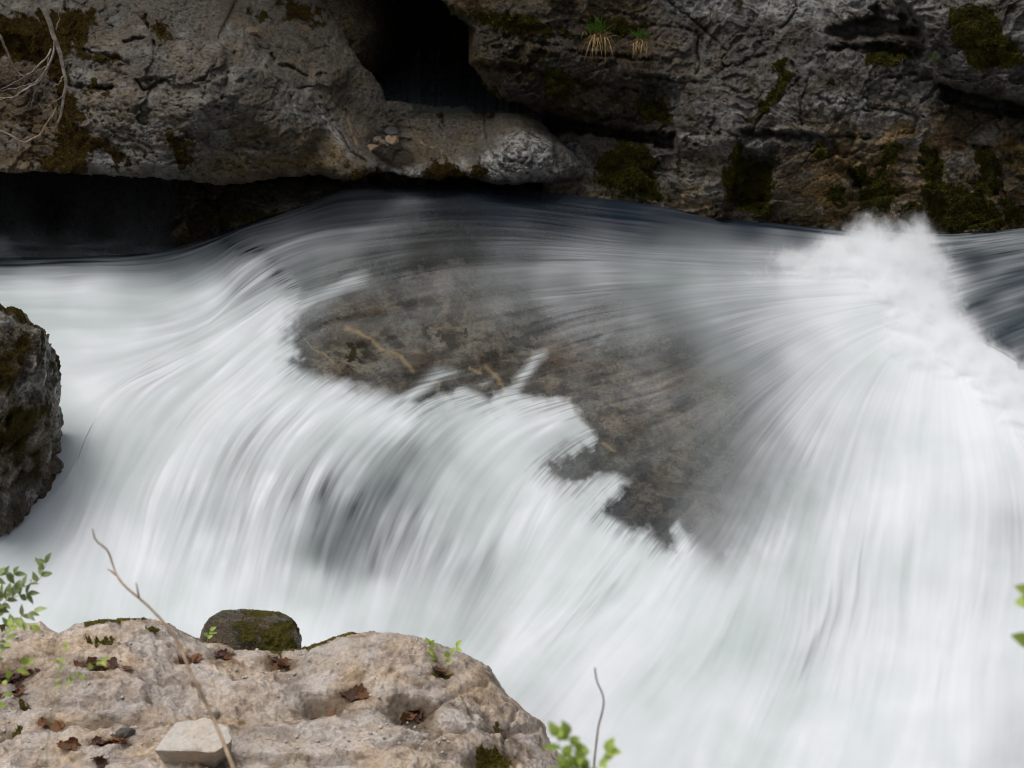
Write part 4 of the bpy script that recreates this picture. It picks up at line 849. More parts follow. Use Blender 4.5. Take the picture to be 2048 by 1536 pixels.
for (x, y, z, r) in [(1560, 575, .03, (.22, .26, .07)), (1630, 550, .06, (.24, .28, .13)), (1670, 510, .08, (.16, .22, .13)), (1590, 535, .05, (.2, .24, .10)), (1690, 540, .08, (.20, .28, .14)), (1720, 490, .10, (.13, .2, .15)), (1745, 470, .12, (.10, .18, .13)), (1770, 520, .12, (.20, .28, .20)), (1810, 500, .13, (.15, .24, .20)), (1840, 480, .13, (.11, .2, .16)), (1850, 530, .12, (.15, .24, .20)), (1790, 580, .10, (.24, .3, .17)), (1840, 600, .10, (.18, .26, .17)), (1880, 620, .08, (.15, .24, .15)), (1830, 655, .04, (.20, .22, .14)), (1875, 665, .04, (.18, .22, .13)), (1920, 720, .03, (.17, .22, .12)), (1815, 690, .03, (.18, .2, .12)), (2000, 745, .03, (.15, .22, .13)), (2048, 790, .02, (.16, .22, .13)), (2095, 835, .0, (.16, .22, .13)), (1860, 715, .02, (.18, .2, .12)), (1900, 665, .07, (.16, .24, .15)), (1935, 700, .05, (.16, .24, .14)), (1970, 740, .04, (.16, .24, .14)), (2005, 785, .02, (.16, .24, .14)), (2045, 830, -.01, (.16, .24, .14)), (2085, 880, -.04, (.17, .24, .14))]:
    c = at_z(x, y, z); blobs.append((tuple(float(q) for q in c), r))
bm_lo = np.min([np.array(c) - np.array(r) * 1.3 for c, r in blobs], 0); bm_hi = np.max([np.array(c) + np.array(r) * 1.3 for c, r in blobs], 0)
c8 = np.array([[x, y, z] for z in (bm_lo[2], bm_hi[2]) for y in (bm_lo[1], bm_hi[1]) for x in (bm_lo[0], bm_hi[0])])
spray = new_mesh('spray', c8, np.array([(0, 2, 3, 1), (4, 5, 7, 6), (0, 1, 5, 4), (2, 6, 7, 3), (0, 4, 6, 2), (1, 3, 7, 5)]), spray_mat(blobs), smooth=False)
tag(spray, 'white spray thrown up where the inflow meets the cascade', 'spray', kind='stuff')

# ================================================================== NEAR SHELF
S_poly = [(-200, 1240), (-60, 1252), (40, 1250), (85, 1250), (120, 1266), (150, 1250), (190, 1240), (285, 1234), (345, 1248), (380, 1268), (405, 1280), (450, 1290), (520, 1305), (600, 1296), (640, 1285), (680, 1270), (720, 1262), (790, 1265), (840, 1275), (900, 1295), (940, 1312), (985, 1335), (1000, 1365), (1020, 1395), (1060, 1425), (1090, 1450), (1105, 1490), (1120, 1505), (1150, 1536), (1200, 1640), (1230, 1760), (-200, 1760)]
x0, x1, y0, y1, st_ = -200, 1240, 1215, 1760, 2.2
nx = int((x1 - x0) / st_); ny = int((y1 - y0) / st_)
px, py = np.meshgrid(np.linspace(x0, x1, nx), np.linspace(y0, y1, ny))
SZ = rbf([(-150, 1260, .40), (100, 1270, .40), (250, 1240, .44), (400, 1290, .36), (500, 1315, .33), (600, 1305, .34), (720, 1265, .42), (850, 1285, .40), (980, 1345, .30), (1080, 1450, .22), (1140, 1540, .20), (200, 1400, .42), (500, 1420, .40), (800, 1380, .42), (950, 1430, .38), (1000, 1520, .34), (200, 1536, .45), (600, 1536, .44), (-150, 1700, .5), (500, 1700, .48), (1100, 1700, .2)], 0.003)
z = SZ(px, py)
s = sdf(px, py, S_poly) + 5 * fbm(px / 45, py / 45, oct=4, seed=800)
t = np.clip(s / 42, 0, 1)
z = z - 0.13 * (1 - np.sqrt(1 - (1 - t) ** 2))
P = at_z(px, py, z); X, Y_ = P[..., 0], P[..., 1]
wv = fbm(X * 2.2, Y_ * 1.5, oct=3, seed=805)
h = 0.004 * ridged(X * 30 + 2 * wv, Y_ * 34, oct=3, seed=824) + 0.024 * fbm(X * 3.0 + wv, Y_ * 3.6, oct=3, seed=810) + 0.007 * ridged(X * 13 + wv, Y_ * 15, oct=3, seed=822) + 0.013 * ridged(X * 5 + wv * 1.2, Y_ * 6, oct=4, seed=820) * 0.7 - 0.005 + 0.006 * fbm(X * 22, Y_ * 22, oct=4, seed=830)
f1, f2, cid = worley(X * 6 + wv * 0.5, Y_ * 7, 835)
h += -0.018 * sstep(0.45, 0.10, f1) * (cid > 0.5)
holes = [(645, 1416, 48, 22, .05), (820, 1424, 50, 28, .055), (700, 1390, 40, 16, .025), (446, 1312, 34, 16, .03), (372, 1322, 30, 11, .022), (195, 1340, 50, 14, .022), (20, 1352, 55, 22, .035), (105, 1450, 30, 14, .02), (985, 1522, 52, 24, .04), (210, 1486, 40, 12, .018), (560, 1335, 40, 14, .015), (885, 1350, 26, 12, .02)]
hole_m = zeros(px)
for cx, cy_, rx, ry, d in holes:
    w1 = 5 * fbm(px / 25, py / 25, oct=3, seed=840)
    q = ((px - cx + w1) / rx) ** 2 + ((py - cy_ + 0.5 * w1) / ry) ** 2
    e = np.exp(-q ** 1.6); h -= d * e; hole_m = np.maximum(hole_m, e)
for line, w, d in [([(820, 1440), (900, 1400), (980, 1380)], 4, .014), ([(760, 1500), (880, 1470), (1000, 1460), (1080, 1470)], 5, .018), ([(1040, 1430), (1010, 1480), (1030, 1536)], 4, .016), ([(260, 1400), (400, 1385), (520, 1400)], 4, .010), ([(0, 1420), (150, 1410), (300, 1450)], 4, .010), ([(560, 1450), (700, 1470), (860, 1450)], 4, .010), ([(930, 1400), (950, 1440)], 3, .012)]:
    h -= d * np.exp(-(seg_dist(px + 10 * wv, py + 8 * wv, line) / w) ** 2)
P[..., 2] += h * np.clip(s / 12, 0.15, 1)
conc = h - 0.0
sn = fbm(X * 5, Y_ * 5, oct=5, seed=850)
S_mossp = [[(165, 1250), (200, 1238), (285, 1232), (292, 1240), (230, 1250), (175, 1258)], [(170, 1282), (230, 1278), (220, 1288), (175, 1290)], [(540, 1312), (580, 1296), (640, 1285), (645, 1292), (600, 1304), (560, 1318)], [(640, 1282), (680, 1270), (722, 1262), (715, 1272), (660, 1290), (630, 1294)], [(865, 1350), (900, 1348), (905, 1362), (875, 1364)], [(950, 1495), (1030, 1505), (1010, 1540), (960, 1530)], [(40, 1412), (62, 1412), (60, 1420), (42, 1420)], [(295, 1262), (318, 1262), (312, 1268), (298, 1268)], [(990, 1440), (1015, 1460), (1010, 1475), (990, 1450)], [(-40, 1245), (20, 1250), (10, 1262), (-40, 1262)], [(25, 1458), (45, 1456), (40, 1466), (26, 1466)]]
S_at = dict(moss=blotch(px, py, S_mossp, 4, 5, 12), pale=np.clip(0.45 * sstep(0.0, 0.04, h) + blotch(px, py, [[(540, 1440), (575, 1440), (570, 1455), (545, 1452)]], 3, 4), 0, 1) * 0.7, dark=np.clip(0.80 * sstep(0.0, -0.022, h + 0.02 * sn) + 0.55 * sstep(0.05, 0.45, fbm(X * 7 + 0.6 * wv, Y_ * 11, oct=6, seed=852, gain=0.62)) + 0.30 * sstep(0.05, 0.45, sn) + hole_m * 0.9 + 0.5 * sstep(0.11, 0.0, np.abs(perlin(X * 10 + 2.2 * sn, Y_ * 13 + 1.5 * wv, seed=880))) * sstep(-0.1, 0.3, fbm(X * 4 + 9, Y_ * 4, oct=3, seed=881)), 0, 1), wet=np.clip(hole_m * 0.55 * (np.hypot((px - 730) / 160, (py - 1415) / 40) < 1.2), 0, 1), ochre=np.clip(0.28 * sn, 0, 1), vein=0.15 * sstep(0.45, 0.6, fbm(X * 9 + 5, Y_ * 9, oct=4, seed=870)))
kk = s > 0
F = grid_faces(ny, nx, kk[:-1, :-1] & kk[1:, :-1] & kk[1:, 1:] & kk[:-1, 1:])
V, F, S_at = compact(P.reshape(-1, 3), F, S_at)
S_surf = (V, F, S_at)
S_zgrid = P[..., 2]
V2, F2, a2 = skirt(V, F, S_at, (0, 0.0, -1.6))
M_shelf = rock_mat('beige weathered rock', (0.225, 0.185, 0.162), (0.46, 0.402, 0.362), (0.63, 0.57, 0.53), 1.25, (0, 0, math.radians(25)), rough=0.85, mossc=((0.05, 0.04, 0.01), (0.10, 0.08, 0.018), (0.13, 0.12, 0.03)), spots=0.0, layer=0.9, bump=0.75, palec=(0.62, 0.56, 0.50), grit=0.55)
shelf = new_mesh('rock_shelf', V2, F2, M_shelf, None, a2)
tag(shelf, 'pale beige weathered rock shelf with small potholes in the foreground', 'rock')
moss_tufts(S_surf, 9000, M_moss_shelf, shelf, 0.008, 0.5, 4)
def on_shelf(x, y):
    i = int(round((y - y0) / (y1 - y0) * (ny - 1))); j = int(round((x - x0) / (x1 - x0) * (nx - 1)))
    i = min(max(i, 0), ny - 1); j = min(max(j, 0), nx - 1)
    return P[i, j].copy()

# ================================================================== LOOSE ROCKS
import bmesh
def ico(sub):
    bm = bmesh.new(); bmesh.ops.create_icosphere(bm, subdivisions=sub, radius=1.0)
    V = np.array([v.co[:] for v in bm.verts]); T = np.array([[v.index for v in f.verts] for f in bm.faces]); bm.free()
    return V, T
ICO = {}
def stone(name, loc, r, mat, seed, sub=5, rough=0.10, cuts=6, rot=0.0, attrs=None, sq=2.4, fine=0.02, bands=()):
    if sub not in ICO: ICO[sub] = ico(sub)
    V0, T = ICO[sub]; V = V0.copy()
    q = np.random.default_rng(seed)
    V = V / (np.abs(V) ** sq).sum(1)[:, None] ** (1 / sq)
    for _ in range(cuts):                                       # broken flat faces
        n = q.normal(size=3); n /= np.linalg.norm(n); d = 0.62 + 0.28 * q.random()
        e = V @ n - d; V = V - np.where(e > 0, e * 0.85, 0)[:, None] * n
    o = q.random(3) * 50
    V = V * (1 + rough * fbm(V0[:, 0] * 1.7 + o[0], V0[:, 1] * 1.7 + o[1], V0[:, 2] * 1.7 + o[2], oct=4, seed=seed))[:, None]
    V = V * (1 + fine * ridged(V0[:, 0] * 6 + o[0], V0[:, 1] * 6, V0[:, 2] * 9, oct=3, seed=seed + 3))[:, None]
    for zb, wb, db in bands:
        zz = V0[:, 2] + 0.10 * fbm(V0[:, 0] * 2.5, V0[:, 1] * 2.5, V0[:, 2], oct=3, seed=seed + 11) + 0.12 * V0[:, 0] - zb
        V = V * (1 - db * np.exp(-(zz / wb) ** 2) * sstep(-0.5, 0.2, fbm(V0[:, 0] * 3, V0[:, 1] * 3, V0[:, 2] * 2, oct=2, seed=seed + 12)))[:, None]
    V = V * np.asarray(r)
    c, s_ = math.cos(rot), math.sin(rot)
    V = np.stack([V[:, 0] * c - V[:, 1] * s_, V[:, 0] * s_ + V[:, 1] * c, V[:, 2]], -1)
    at = dict(moss=np.zeros(len(V)), pale=np.zeros(len(V)), dark=np.zeros(len(V)), wet=np.zeros(len(V)), ochre=np.zeros(len(V)), vein=np.zeros(len(V)))
    if attrs: at.update(attrs(V + np.asarray(loc), V0))
    o = new_mesh(name, V, T, mat, None, at)
    o.location = loc
    return o, (V, T, at)

# left boulder in the chute
def b_attr(W, V0):
    n = fbm(W[:, 0] * 6, W[:, 1] * 6, W[:, 2] * 6, oct=4, seed=900)
    return dict(moss=np.clip(0.36 + 0.7 * n, 0, 1) * sstep(-0.7, 0.2, V0[:, 2]), wet=np.clip(0.85 - 0.8 * sstep(0.1, 0.5, -n), 0, 1), ochre=np.full(len(W), 0.5), pale=np.clip(0.4 - 1.3 * n, 0, 1), dark=0.5 * sstep(-0.2, -0.7, V0[:, 2]), vein=np.zeros(len(W)))  # pale patches paint wet glints into the colour
bc = at_y(-8, 880, 7.80)
M_boulder = rock_mat('wet brown boulder rock', (0.040, 0.031, 0.020), (0.095, 0.078, 0.054), (0.25, 0.235, 0.205), 1.6, (0, math.radians(12), 0), rough=0.36, bump=1.5)
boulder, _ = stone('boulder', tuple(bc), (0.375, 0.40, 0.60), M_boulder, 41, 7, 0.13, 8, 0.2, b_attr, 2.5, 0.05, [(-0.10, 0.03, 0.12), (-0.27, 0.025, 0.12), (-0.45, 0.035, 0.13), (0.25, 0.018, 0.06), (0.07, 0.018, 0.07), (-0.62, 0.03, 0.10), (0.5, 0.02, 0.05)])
tag(boulder, 'tall wet brown boulder at the left edge of the white chute', 'boulder')
# small wet boulder behind the shelf
def b2_attr(W, V0):
    n = fbm(W[:, 0] * 9, W[:, 1] * 9, W[:, 2] * 9, oct=4, seed=910)
    return dict(moss=np.clip(0.50 + 0.6 * n, 0, 1) * sstep(-0.5, 0.3, V0[:, 0] + 0.3), wet=np.full(len(W), 0.8), ochre=np.full(len(W), 0.5))
b2 = at_y(500, 1288, 5.62)
M_b2 = rock_mat('wet dark cobble rock', (0.05, 0.045, 0.036), (0.11, 0.10, 0.085), (0.24, 0.225, 0.19), 2.4, (0, math.radians(-25), 0), rough=0.30, mossc=((0.02, 0.018, 0.004), (0.07, 0.06, 0.012), (0.12, 0.10, 0.025)))
sb, _ = stone('boulder', tuple(b2), (0.172, 0.15, 0.118), M_b2, 57, 6, 0.07, 2, 0.2, b2_attr, 2.3, 0.02)
tag(sb, 'small rounded dark wet boulder with moss, behind the beige shelf', 'boulder')
# loose block in front
def block(name, loc, pts, mat, seed):
    bm = bmesh.new()
    for p in pts: bm.verts.new(p)
    bmesh.ops.convex_hull(bm, input=bm.verts[:])
    bmesh.ops.bevel(bm, geom=bm.edges[:], offset=0.004, segments=2, profile=0.6, affect='EDGES')
    bmesh.ops.triangulate(bm, faces=bm.faces[:])
    for _ in range(3): bmesh.ops.subdivide_edges(bm, edges=[e for e in bm.edges if e.calc_length() > 0.006], cuts=1)
    bmesh.ops.triangulate(bm, faces=bm.faces[:])
    bm.normal_update()
    V = np.array([v.co[:] for v in bm.verts]); N = np.array([v.normal[:] for v in bm.verts]); T = np.array([[v.index for v in f.verts] for f in bm.faces]); bm.free()
    V = V + N * (0.005 * fbm(V[:, 0] * 22, V[:, 1] * 22, V[:, 2] * 40, oct=4, seed=seed))[:, None]
    z0 = np.zeros(len(V))
    o = new_mesh(name, V * 0.92, T, mat, None, dict(moss=z0, pale=z0 + 0.25, dark=z0, wet=z0, ochre=z0, vein=z0))
    o.location = loc
    return o
M_block = rock_mat('pale block rock', (0.33, 0.30, 0.265), (0.46, 0.42, 0.38), (0.57, 0.53, 0.48), 1.6, (0, 0, 0.4), rough=0.85, spots=0.0, bump=0.5, palec=(0.62, 0.58, 0.52), grit=0.3)
ls = block('loose_stone', tuple(on_shelf(390, 1530) + np.array([0, 0.015, 0.012])), [(-0.065, 0.075, 0.075), (0.03, 0.085, 0.08), (0.10, 0.055, 0.07), (0.122, 0.0, 0.055), (0.075, -0.05, 0.048), (-0.02, -0.055, 0.055), (-0.122, -0.045, 0.050), (-0.105, 0.0, -0.04), (0.09, 0.03, -0.05), (0.055, -0.005, -0.06), (-0.06, 0.07, -0.05), (0.1, 0.05, -0.05), (-0.07, 0.0, -0.06)], M_block, 63)
tag(ls, 'pale angular block lying at the bottom edge of the beige shelf', 'stone')
cs, _ = stone('loose_stone', tuple(on_shelf(418, 1438) + np.array([0, 0.02, 0.005])), (0.032, 0.02, 0.026), M_shelf, 64, 4, 0.08, 8, 0.5, None, 3.0, 0.01)
tag(cs, 'small pointed chip standing just behind the pale angular block', 'stone')
ds, _ = stone('loose_stone', tuple(on_shelf(250, 1472) + np.array([0, 0, 0.004])), (0.032, 0.02, 0.013), M_b2, 65, 4, 0.08, 8, 0.3, None, 3.0, 0.01)
tag(ds, 'small dark flat stone beside dead leaves left of the pale block', 'stone')
# stones in the pothole of the far ledge
M_tan = rock_mat('tan stone', (0.20, 0.13, 0.08), (0.34, 0.24, 0.16), (0.50, 0.38, 0.28), 4, rough=0.6)
M_blk = rock_mat('dark slate stone', (0.02, 0.02, 0.021), (0.04, 0.04, 0.042), (0.075, 0.075, 0.078), 4, rough=0.5)
M_brn = rock_mat('brown stone', (0.10, 0.075, 0.05), (0.17, 0.13, 0.09), (0.26, 0.20, 0.15), 4, rough=0.5)
for nm, x, y, Y, r, m, sd, lab in [('stone', 787, 277, 10.26, (.050, .035, .030), M_tan, 70, 'tan angular stone on the small heap in the ledge pothole'), ('stone', 781, 262, 10.30, (.062, .04, .022), M_blk, 71, 'flat black stone topping the small heap in the ledge pothole'), ('stone', 768, 288, 10.24, (.035, .03, .024), M_brn, 72, 'grey brown stone under the tan stone in the ledge pothole'), ('stone', 745, 296, 10.22, (.036, .03, .022), M_tan, 73, 'rounded tan pebble left of the small heap in the ledge pothole'), ('stone', 757, 281, 10.28, (.032, .03, .02), M_brn, 74, 'brown pebble behind the small heap in the ledge pothole')]:
    o, _ = stone(nm, tuple(at_y(x, y, Y)), r, m, sd, 4, 0.10, 8, sd, None, 2.8, 0.015); tag(o, lab, 'stone', 'stones in the ledge pothole')

# ================================================================== PEBBLES, DEAD LEAVES
M_peb = flat_mat('pale pebble', (0.34, 0.33, 0.32), (0.58, 0.57, 0.56), 80, 0.7)
V0, T0 = ico(2)
peb_meshes = []
for i in range(6):
    q = np.random.default_rng(1000 + i)
    v = V0 * (1 + 0.25 * fbm(V0[:, 0] * 1.3 + i * 7, V0[:, 1] * 1.3, V0[:, 2] * 1.3, oct=2, seed=i))[:, None] * np.array([1, 0.8, 0.6])
    o = new_mesh('pebble', v, T0, M_peb); peb_meshes.append(o.data); bpy.data.objects.remove(o)
q = np.random.default_rng(77)
clus = [(735, 1495, 25), (690, 1480, 30), (540, 1370, 50), (225, 1290, 20), (60, 1275, 15), (860, 1490, 30), (40, 1440, 40), (870, 1300, 40), (560, 1340, 30), (480, 1330, 40), (250, 1330, 60), (310, 1450, 20), (770, 1370, 60), (650, 1500, 30), (820, 1460, 30), (100, 1500, 50), (890, 1500, 20)]
for i in range(130):
    if i < 90: c = clus[q.integers(len(clus))]; x = c[0] + q.normal() * c[2]; y = c[1] + q.normal() * c[2] * 0.4
    else: x = q.uniform(0, 1000); y = q.uniform(1310, 1530)
    if not (0 < x < 1020 and 1265 < y < 1534) or (x > 880 and y < 1320 + (x - 880) * 1.0): continue
    p = on_shelf(x, y); r = 0.0032 + 0.0048 * q.random() ** 2
    o = bpy.data.objects.new('pebble', peb_meshes[i % 6]); COL.objects.link(o)
    o.location = (p[0], p[1], p[2] + r * 0.35); o.scale = (r, r, r); o.rotation_euler = (0, 0, q.uniform(0, 6.28))
    tag(o, 'tiny pale pebble scattered on the beige rock shelf', 'pebble', 'pebbles scattered on the shelf')

def leaf_mesh(name, mat, lobes=3, curl=0.3, seed=0, width=0.42):
    q = np.random.default_rng(seed)
    n = 13; u = np.linspace(0, 1, n)
    w = width * np.sin(np.pi * u ** 0.8) ** 0.8 * (1 + (0.28 * np.sin(u * lobes * 2 * np.pi + 0.5) if lobes else 0)) + 0.004
    V = []
    for i in range(n):
        for j in (-1, -0.5, 0, 0.5, 1):
            V.append((u[i] - 0.5, j * w[i], 0.10 * abs(j) * curl * 3 * w[i] + curl * 0.5 * (u[i] - 0.5) ** 2 + 0.03 * q.normal() * curl))
    return new_mesh(name, np.array(V), grid_faces(n, 5), mat)
M_dead = flat_mat('dead brown leaf', (0.12, 0.05, 0.022), (0.26, 0.13, 0.065), 60, 0.7, trans=0.15)
M_deadp = flat_mat('pale dead leaf', (0.40, 0.27, 0.18), (0.52, 0.38, 0.27), 60, 0.7, trans=0.15)
M_deadd = flat_mat('dark rotten leaf', (0.035, 0.018, 0.012), (0.10, 0.045, 0.03), 60, 0.6)
dl = []
for i in range(6):
    o = leaf_mesh('dead_leaf', (M_dead, M_deadd, M_dead, M_deadd, M_dead, M_deadp)[i], 3, 0.9, 300 + i); dl.append(o.data); bpy.data.objects.remove(o)
def put_leaf(mesh, P3, size, lab, group=None, tilt=0.4, name='dead_leaf', q=q):
    o = bpy.data.objects.new(name, mesh); COL.objects.link(o)
    o.location = (P3[0], P3[1], P3[2] + size * 0.12); o.scale = (size, size, size)
    o.rotation_euler = (q.normal() * tilt, q.normal() * tilt, q.uniform(0, 6.28))
    return tag(o, lab, 'leaf', group)
heaps = [(20, 1350, 40, 12, 16, 'left edge'), (30, 1395, 28, 8, 5, 'left edge'), (190, 1340, 38, 9, 9, 'shelf left'), (372, 1322, 24, 6, 7, 'hollow'), (446, 1312, 20, 8, 7, 'hollow'), (560, 1335, 34, 7, 8, 'middle'), (212, 1486, 32, 8, 11, 'block'), (700, 1390, 28, 6, 5, 'pothole'), (820, 1415, 24, 10, 6, 'pothole'), (105, 1452, 24, 6, 4, 'left'), (140, 1502, 12, 6, 3, 'left'), (640, 1424, 20, 8, 3, 'pothole'), (885, 1348, 14, 5, 3, 'twiggy seedling'), (195, 1530, 12, 4, 2, 'x')]
for hx, hy, sx, sy, n, w in heaps:
    for i in range(n):
        x = hx + q.normal() * sx * 0.6; y = hy + q.normal() * sy * 0.6
        if y > 1535: y = 1530
        put_leaf(dl[q.integers(5)], on_shelf(x, y), 0.030 + 0.028 * q.random(), 'curled brown dead leaf caught in a hollow of the beige shelf', 'dead leaves in the shelf hollows')
for x, y, s_ in ((540, 1328, .05), (556, 1336, .045)):
    put_leaf(dl[5], on_shelf(x, y), s_, 'pale tan dead leaf at the middle of the shelf, in the pair beside brown leaves', 'pale leaves on the shelf')
o = bpy.data.objects.new('dead_leaf', dl[5]); COL.objects.link(o); o.location = at_y(603, 58, 10.66); o.scale = (.09,) * 3; o.rotation_euler = (0.7, 0.2, 2.6); tag(o, 'pale dead leaf lying on top of the grey slab', 'leaf')
cs, _ = stone('stone', tuple(at_y(503, 62, 10.42)), (.042, .04, .02), M_brn, 80, 4, 0.06, 9, 0.4, None, 4, 0.01); tag(cs, 'flat square brown stone resting on the grey slab', 'stone')

# ================================================================== GRASS TUFTS
M_grass = flat_mat('green grass blade', (0.05, 0.11, 0.015), (0.10, 0.20, 0.03), 30, 0.6, trans=0.3)
M_straw = flat_mat('dry straw blade', (0.22, 0.15, 0.06), (0.40, 0.29, 0.14), 30, 0.7, trans=0.2)
def blades(n, base, spread, L, up, droop, seed):
    q = np.random.default_rng(seed); mb = MB()
    for i in range(n):
        b = base + q.normal(size=3) * np.array([spread, 0.01, spread * 0.5])
        d = np.array([q.normal() * 0.45, -0.35 + q.normal() * 0.25, up]); d /= np.linalg.norm(d)
        l = L * (0.5 + 0.6 * q.random()); m = 7
        u = np.linspace(0, 1, m)[:, None]
        C = b + d * l * u + np.array([0, -0.1, -1]) * droop * l * u ** 2.2
        side = np.cross(d, [0, 1, 0.2]); side /= np.linalg.norm(side)
        w = 0.0030 * (1 - u ** 1.5) + 0.0002
        V = np.concatenate([C - side * w, C + side * w]); i0 = np.arange(m - 1)
        mb.add(V, np.stack([i0, i0 + 1, i0 + 1 + m, i0 + m], -1))
    return mb
for (x, y, Y, sc, lab, sd) in [(1200, 68, 10.36, 1.0, 'larger of the two grass tufts, green over drooping straw, on the brown overhang', 1), (1282, 78, 10.36, 0.72, 'smaller grass tuft right of the larger one on the brown overhang', 2), (1868, 118, 9.72, 0.34, 'tiny green tuft under the right upper rock block', 3)]:
    t_ = empty('grass_tuft'); tag(t_, lab, 'grass tuft', 'grass tufts on the rock wall')
    b = at_y(x, y, Y)
    blades(int(46 * sc), b, 0.020 * sc, 0.17 * sc, 1.0, 0.35, sd).build('green_blades', M_grass, t_)
    if sc > 0.5: blades(int(60 * sc), b + np.array([-0.01, -0.02, -0.01]), 0.022 * sc, 0.16 * sc, 0.25, 0.95, sd + 10).build('dry_blades', M_straw, t_)

# ================================================================== BRANCHES AND PLANTS
M_grey_twig = flat_mat('grey twig', (0.14, 0.115, 0.095), (0.30, 0.26, 0.22), 40, 0.8)
M_bark = flat_mat('grey brown bark', (0.16, 0.12, 0.085), (0.30, 0.24, 0.18), 40, 0.8)
M_twig = flat_mat('pale tan twig', (0.38, 0.27, 0.18), (0.60, 0.46, 0.33), 40, 0.8)
M_leaf = flat_mat('fresh green leaf', (0.27, 0.38, 0.05), (0.42, 0.55, 0.12), 25, 0.5, 0.4, trans=0.35)
M_leafp = flat_mat('pale young leaf', (0.20, 0.28, 0.09), (0.36, 0.44, 0.20), 25, 0.5, 0.4, trans=0.3)
def twig(pts, r0, r1, n=40, seg=6, wob=0.0, seed=0):
    """pts: (px, py, Y)"""
    P3 = at_y([p[0] for p in pts], [p[1] for p in pts], [p[2] for p in pts])
    C = spline(P3, n)
    if wob: C = C + wob * np.stack([fbm(np.linspace(0, 6, n), np.full(n, 3.3 + i), oct=2, seed=seed + i) for i in range(3)], -1)
    r = np.linspace(r0, r1, n) * (1 + 0.12 * fbm(np.linspace(0, 12, n), np.zeros(n), oct=2, seed=seed + 7))
    return C, tube(C, r, seg)
# dead branch hanging over the slab, top left
br = empty('dead_branch'); tag(br, 'bare dead branch with fine twigs hanging over the grey slab at the top left', 'branch')
_, tb = twig([(60, -60, 9.2), (80, 10, 9.2), (108, 65, 9.18), (124, 120, 9.15), (132, 160, 9.12), (126, 205, 9.1), (113, 245, 9.1)], 0.017, 0.005, 50, 7, 0.01, 1)
mb = MB(); mb.add(*tb); mb.build('limb', M_grey_twig, br)
fine = [[(110, 78, 9.18), (103, 110, 9.15), (88, 150, 9.1), (55, 180, 9.05), (10, 198, 9.0), (-30, 203, 9.0)], [(108, 85, 9.18), (98, 130, 9.12), (70, 165, 9.08), (30, 190, 9.0), (-20, 200, 9.0)], [(104, 100, 9.15), (80, 130, 9.1), (45, 155, 9.1), (0, 180, 9.05)], [(100, 115, 9.15), (85, 160, 9.1), (70, 190, 9.1), (60, 220, 9.1)], [(95, 130, 9.12), (60, 150, 9.1), (30, 148, 9.1)], [(130, 165, 9.12), (135, 175, 9.1), (132, 185, 9.1)], [(128, 150, 9.12), (118, 165, 9.1), (106, 172, 9.1)],
        [(127, 190, 9.1), (105, 205, 9.1), (85, 225, 9.1)], [(112, 60, 9.18), (120, 20, 9.15), (127, -10, 9.1)], [(85, 160, 9.1), (40, 175, 9.05), (-20, 182, 9.0)]]
for i, l in enumerate(fine):
    mb = MB(); mb.add(*twig(l, 0.0055 if i < 3 else 0.0032, 0.0012, 24, 5, 0.01, 20 + i)[1]); mb.build('twig', M_grey_twig, br)
b2_ = empty('dead_branch'); tag(b2_, 'thin brown twig hanging at the left edge over dark rock', 'branch')
mb = MB(); mb.add(*twig([(-40, 20, 9.3), (0, 75, 9.3), (20, 115, 9.3), (40, 148, 9.3), (52, 156, 9.3)], 0.010, 0.004, 26, 6, 0.01, 40)[1]); mb.build('limb', M_bark, b2_)
b3_ = empty('dead_branch'); tag(b3_, 'curved thin twig in front of the pale smear at the lower left of the slab', 'branch')
mb = MB(); mb.add(*twig([(-30, 252, 9.3), (20, 268, 9.3), (48, 284, 9.3), (75, 272, 9.3), (98, 240, 9.3), (112, 215, 9.3)], 0.006, 0.003, 26, 6, 0.006, 44)[1]); mb.build('limb', M_bark, b3_)

def leaf_on(mb, base, d, nrm, L, W, seed):
    q = np.random.default_rng(seed); n = 6
    d = d / np.linalg.norm(d); s_ = np.cross(d, nrm); s_ /= np.linalg.norm(s_) + 1e-9; nn = np.cross(s_, d)
    u = np.linspace(0, 1, n); w = W * np.sin(np.pi * np.clip(u * 0.97 + 0.02, 0, 1) ** 0.85)
    V = []
    for i in range(n):
        c = base + d * L * u[i] + nn * (-0.25 * L * u[i] ** 2)
        V += [c - s_ * w[i] + nn * w[i] * 0.35, c, c + s_ * w[i] + nn * w[i] * 0.35]
    mb.add(np.array(V), grid_faces(n, 3))
def spray_plant(name, label, cat, stems, leafm, stemm, L, W, seed, every=0.012, r=0.0022, group=None, start=0.25):
    q = np.random.default_rng(seed)
    root = empty(name); tag(root, label, cat, group)
    sm = MB(); k = 0
    for st in stems:
        C, tb = twig(st, r, r * 0.35, 40, 5, 0.004, seed + k); sm.add(*tb)
        d = np.concatenate([[0], np.cumsum(np.linalg.norm(np.diff(C, axis=0), axis=1))])
        pos = start * d[-1]
        while pos < d[-1]:
            i = min(int(np.searchsorted(d, pos)), 39); T = C[min(i + 1, 39)] - C[max(i - 1, 0)]; T /= np.linalg.norm(T) + 1e-9
            side = np.cross(T, q.normal(size=3)); side /= np.linalg.norm(side)
            dr = T * 0.5 + side + np.array([0, -0.1, 0.25])
            lm = MB(); leaf_on(lm, C[i], dr, np.array([q.normal() * 0.4, -0.5, 1.0]), L * (0.6 + 0.6 * q.random()), W * (0.7 + 0.5 * q.random()), seed + k)
            lm.build('leaf', leafm, root); k += 1
            pos += every * (0.6 + 0.8 * q.random())
        lm = MB(); leaf_on(lm, C[-1], C[-1] - C[-3], np.array([0, -0.5, 1.0]), L, W, seed + k); lm.build('leaf', leafm, root); k += 1
    sm.build('stem', stemm, root)
    return root
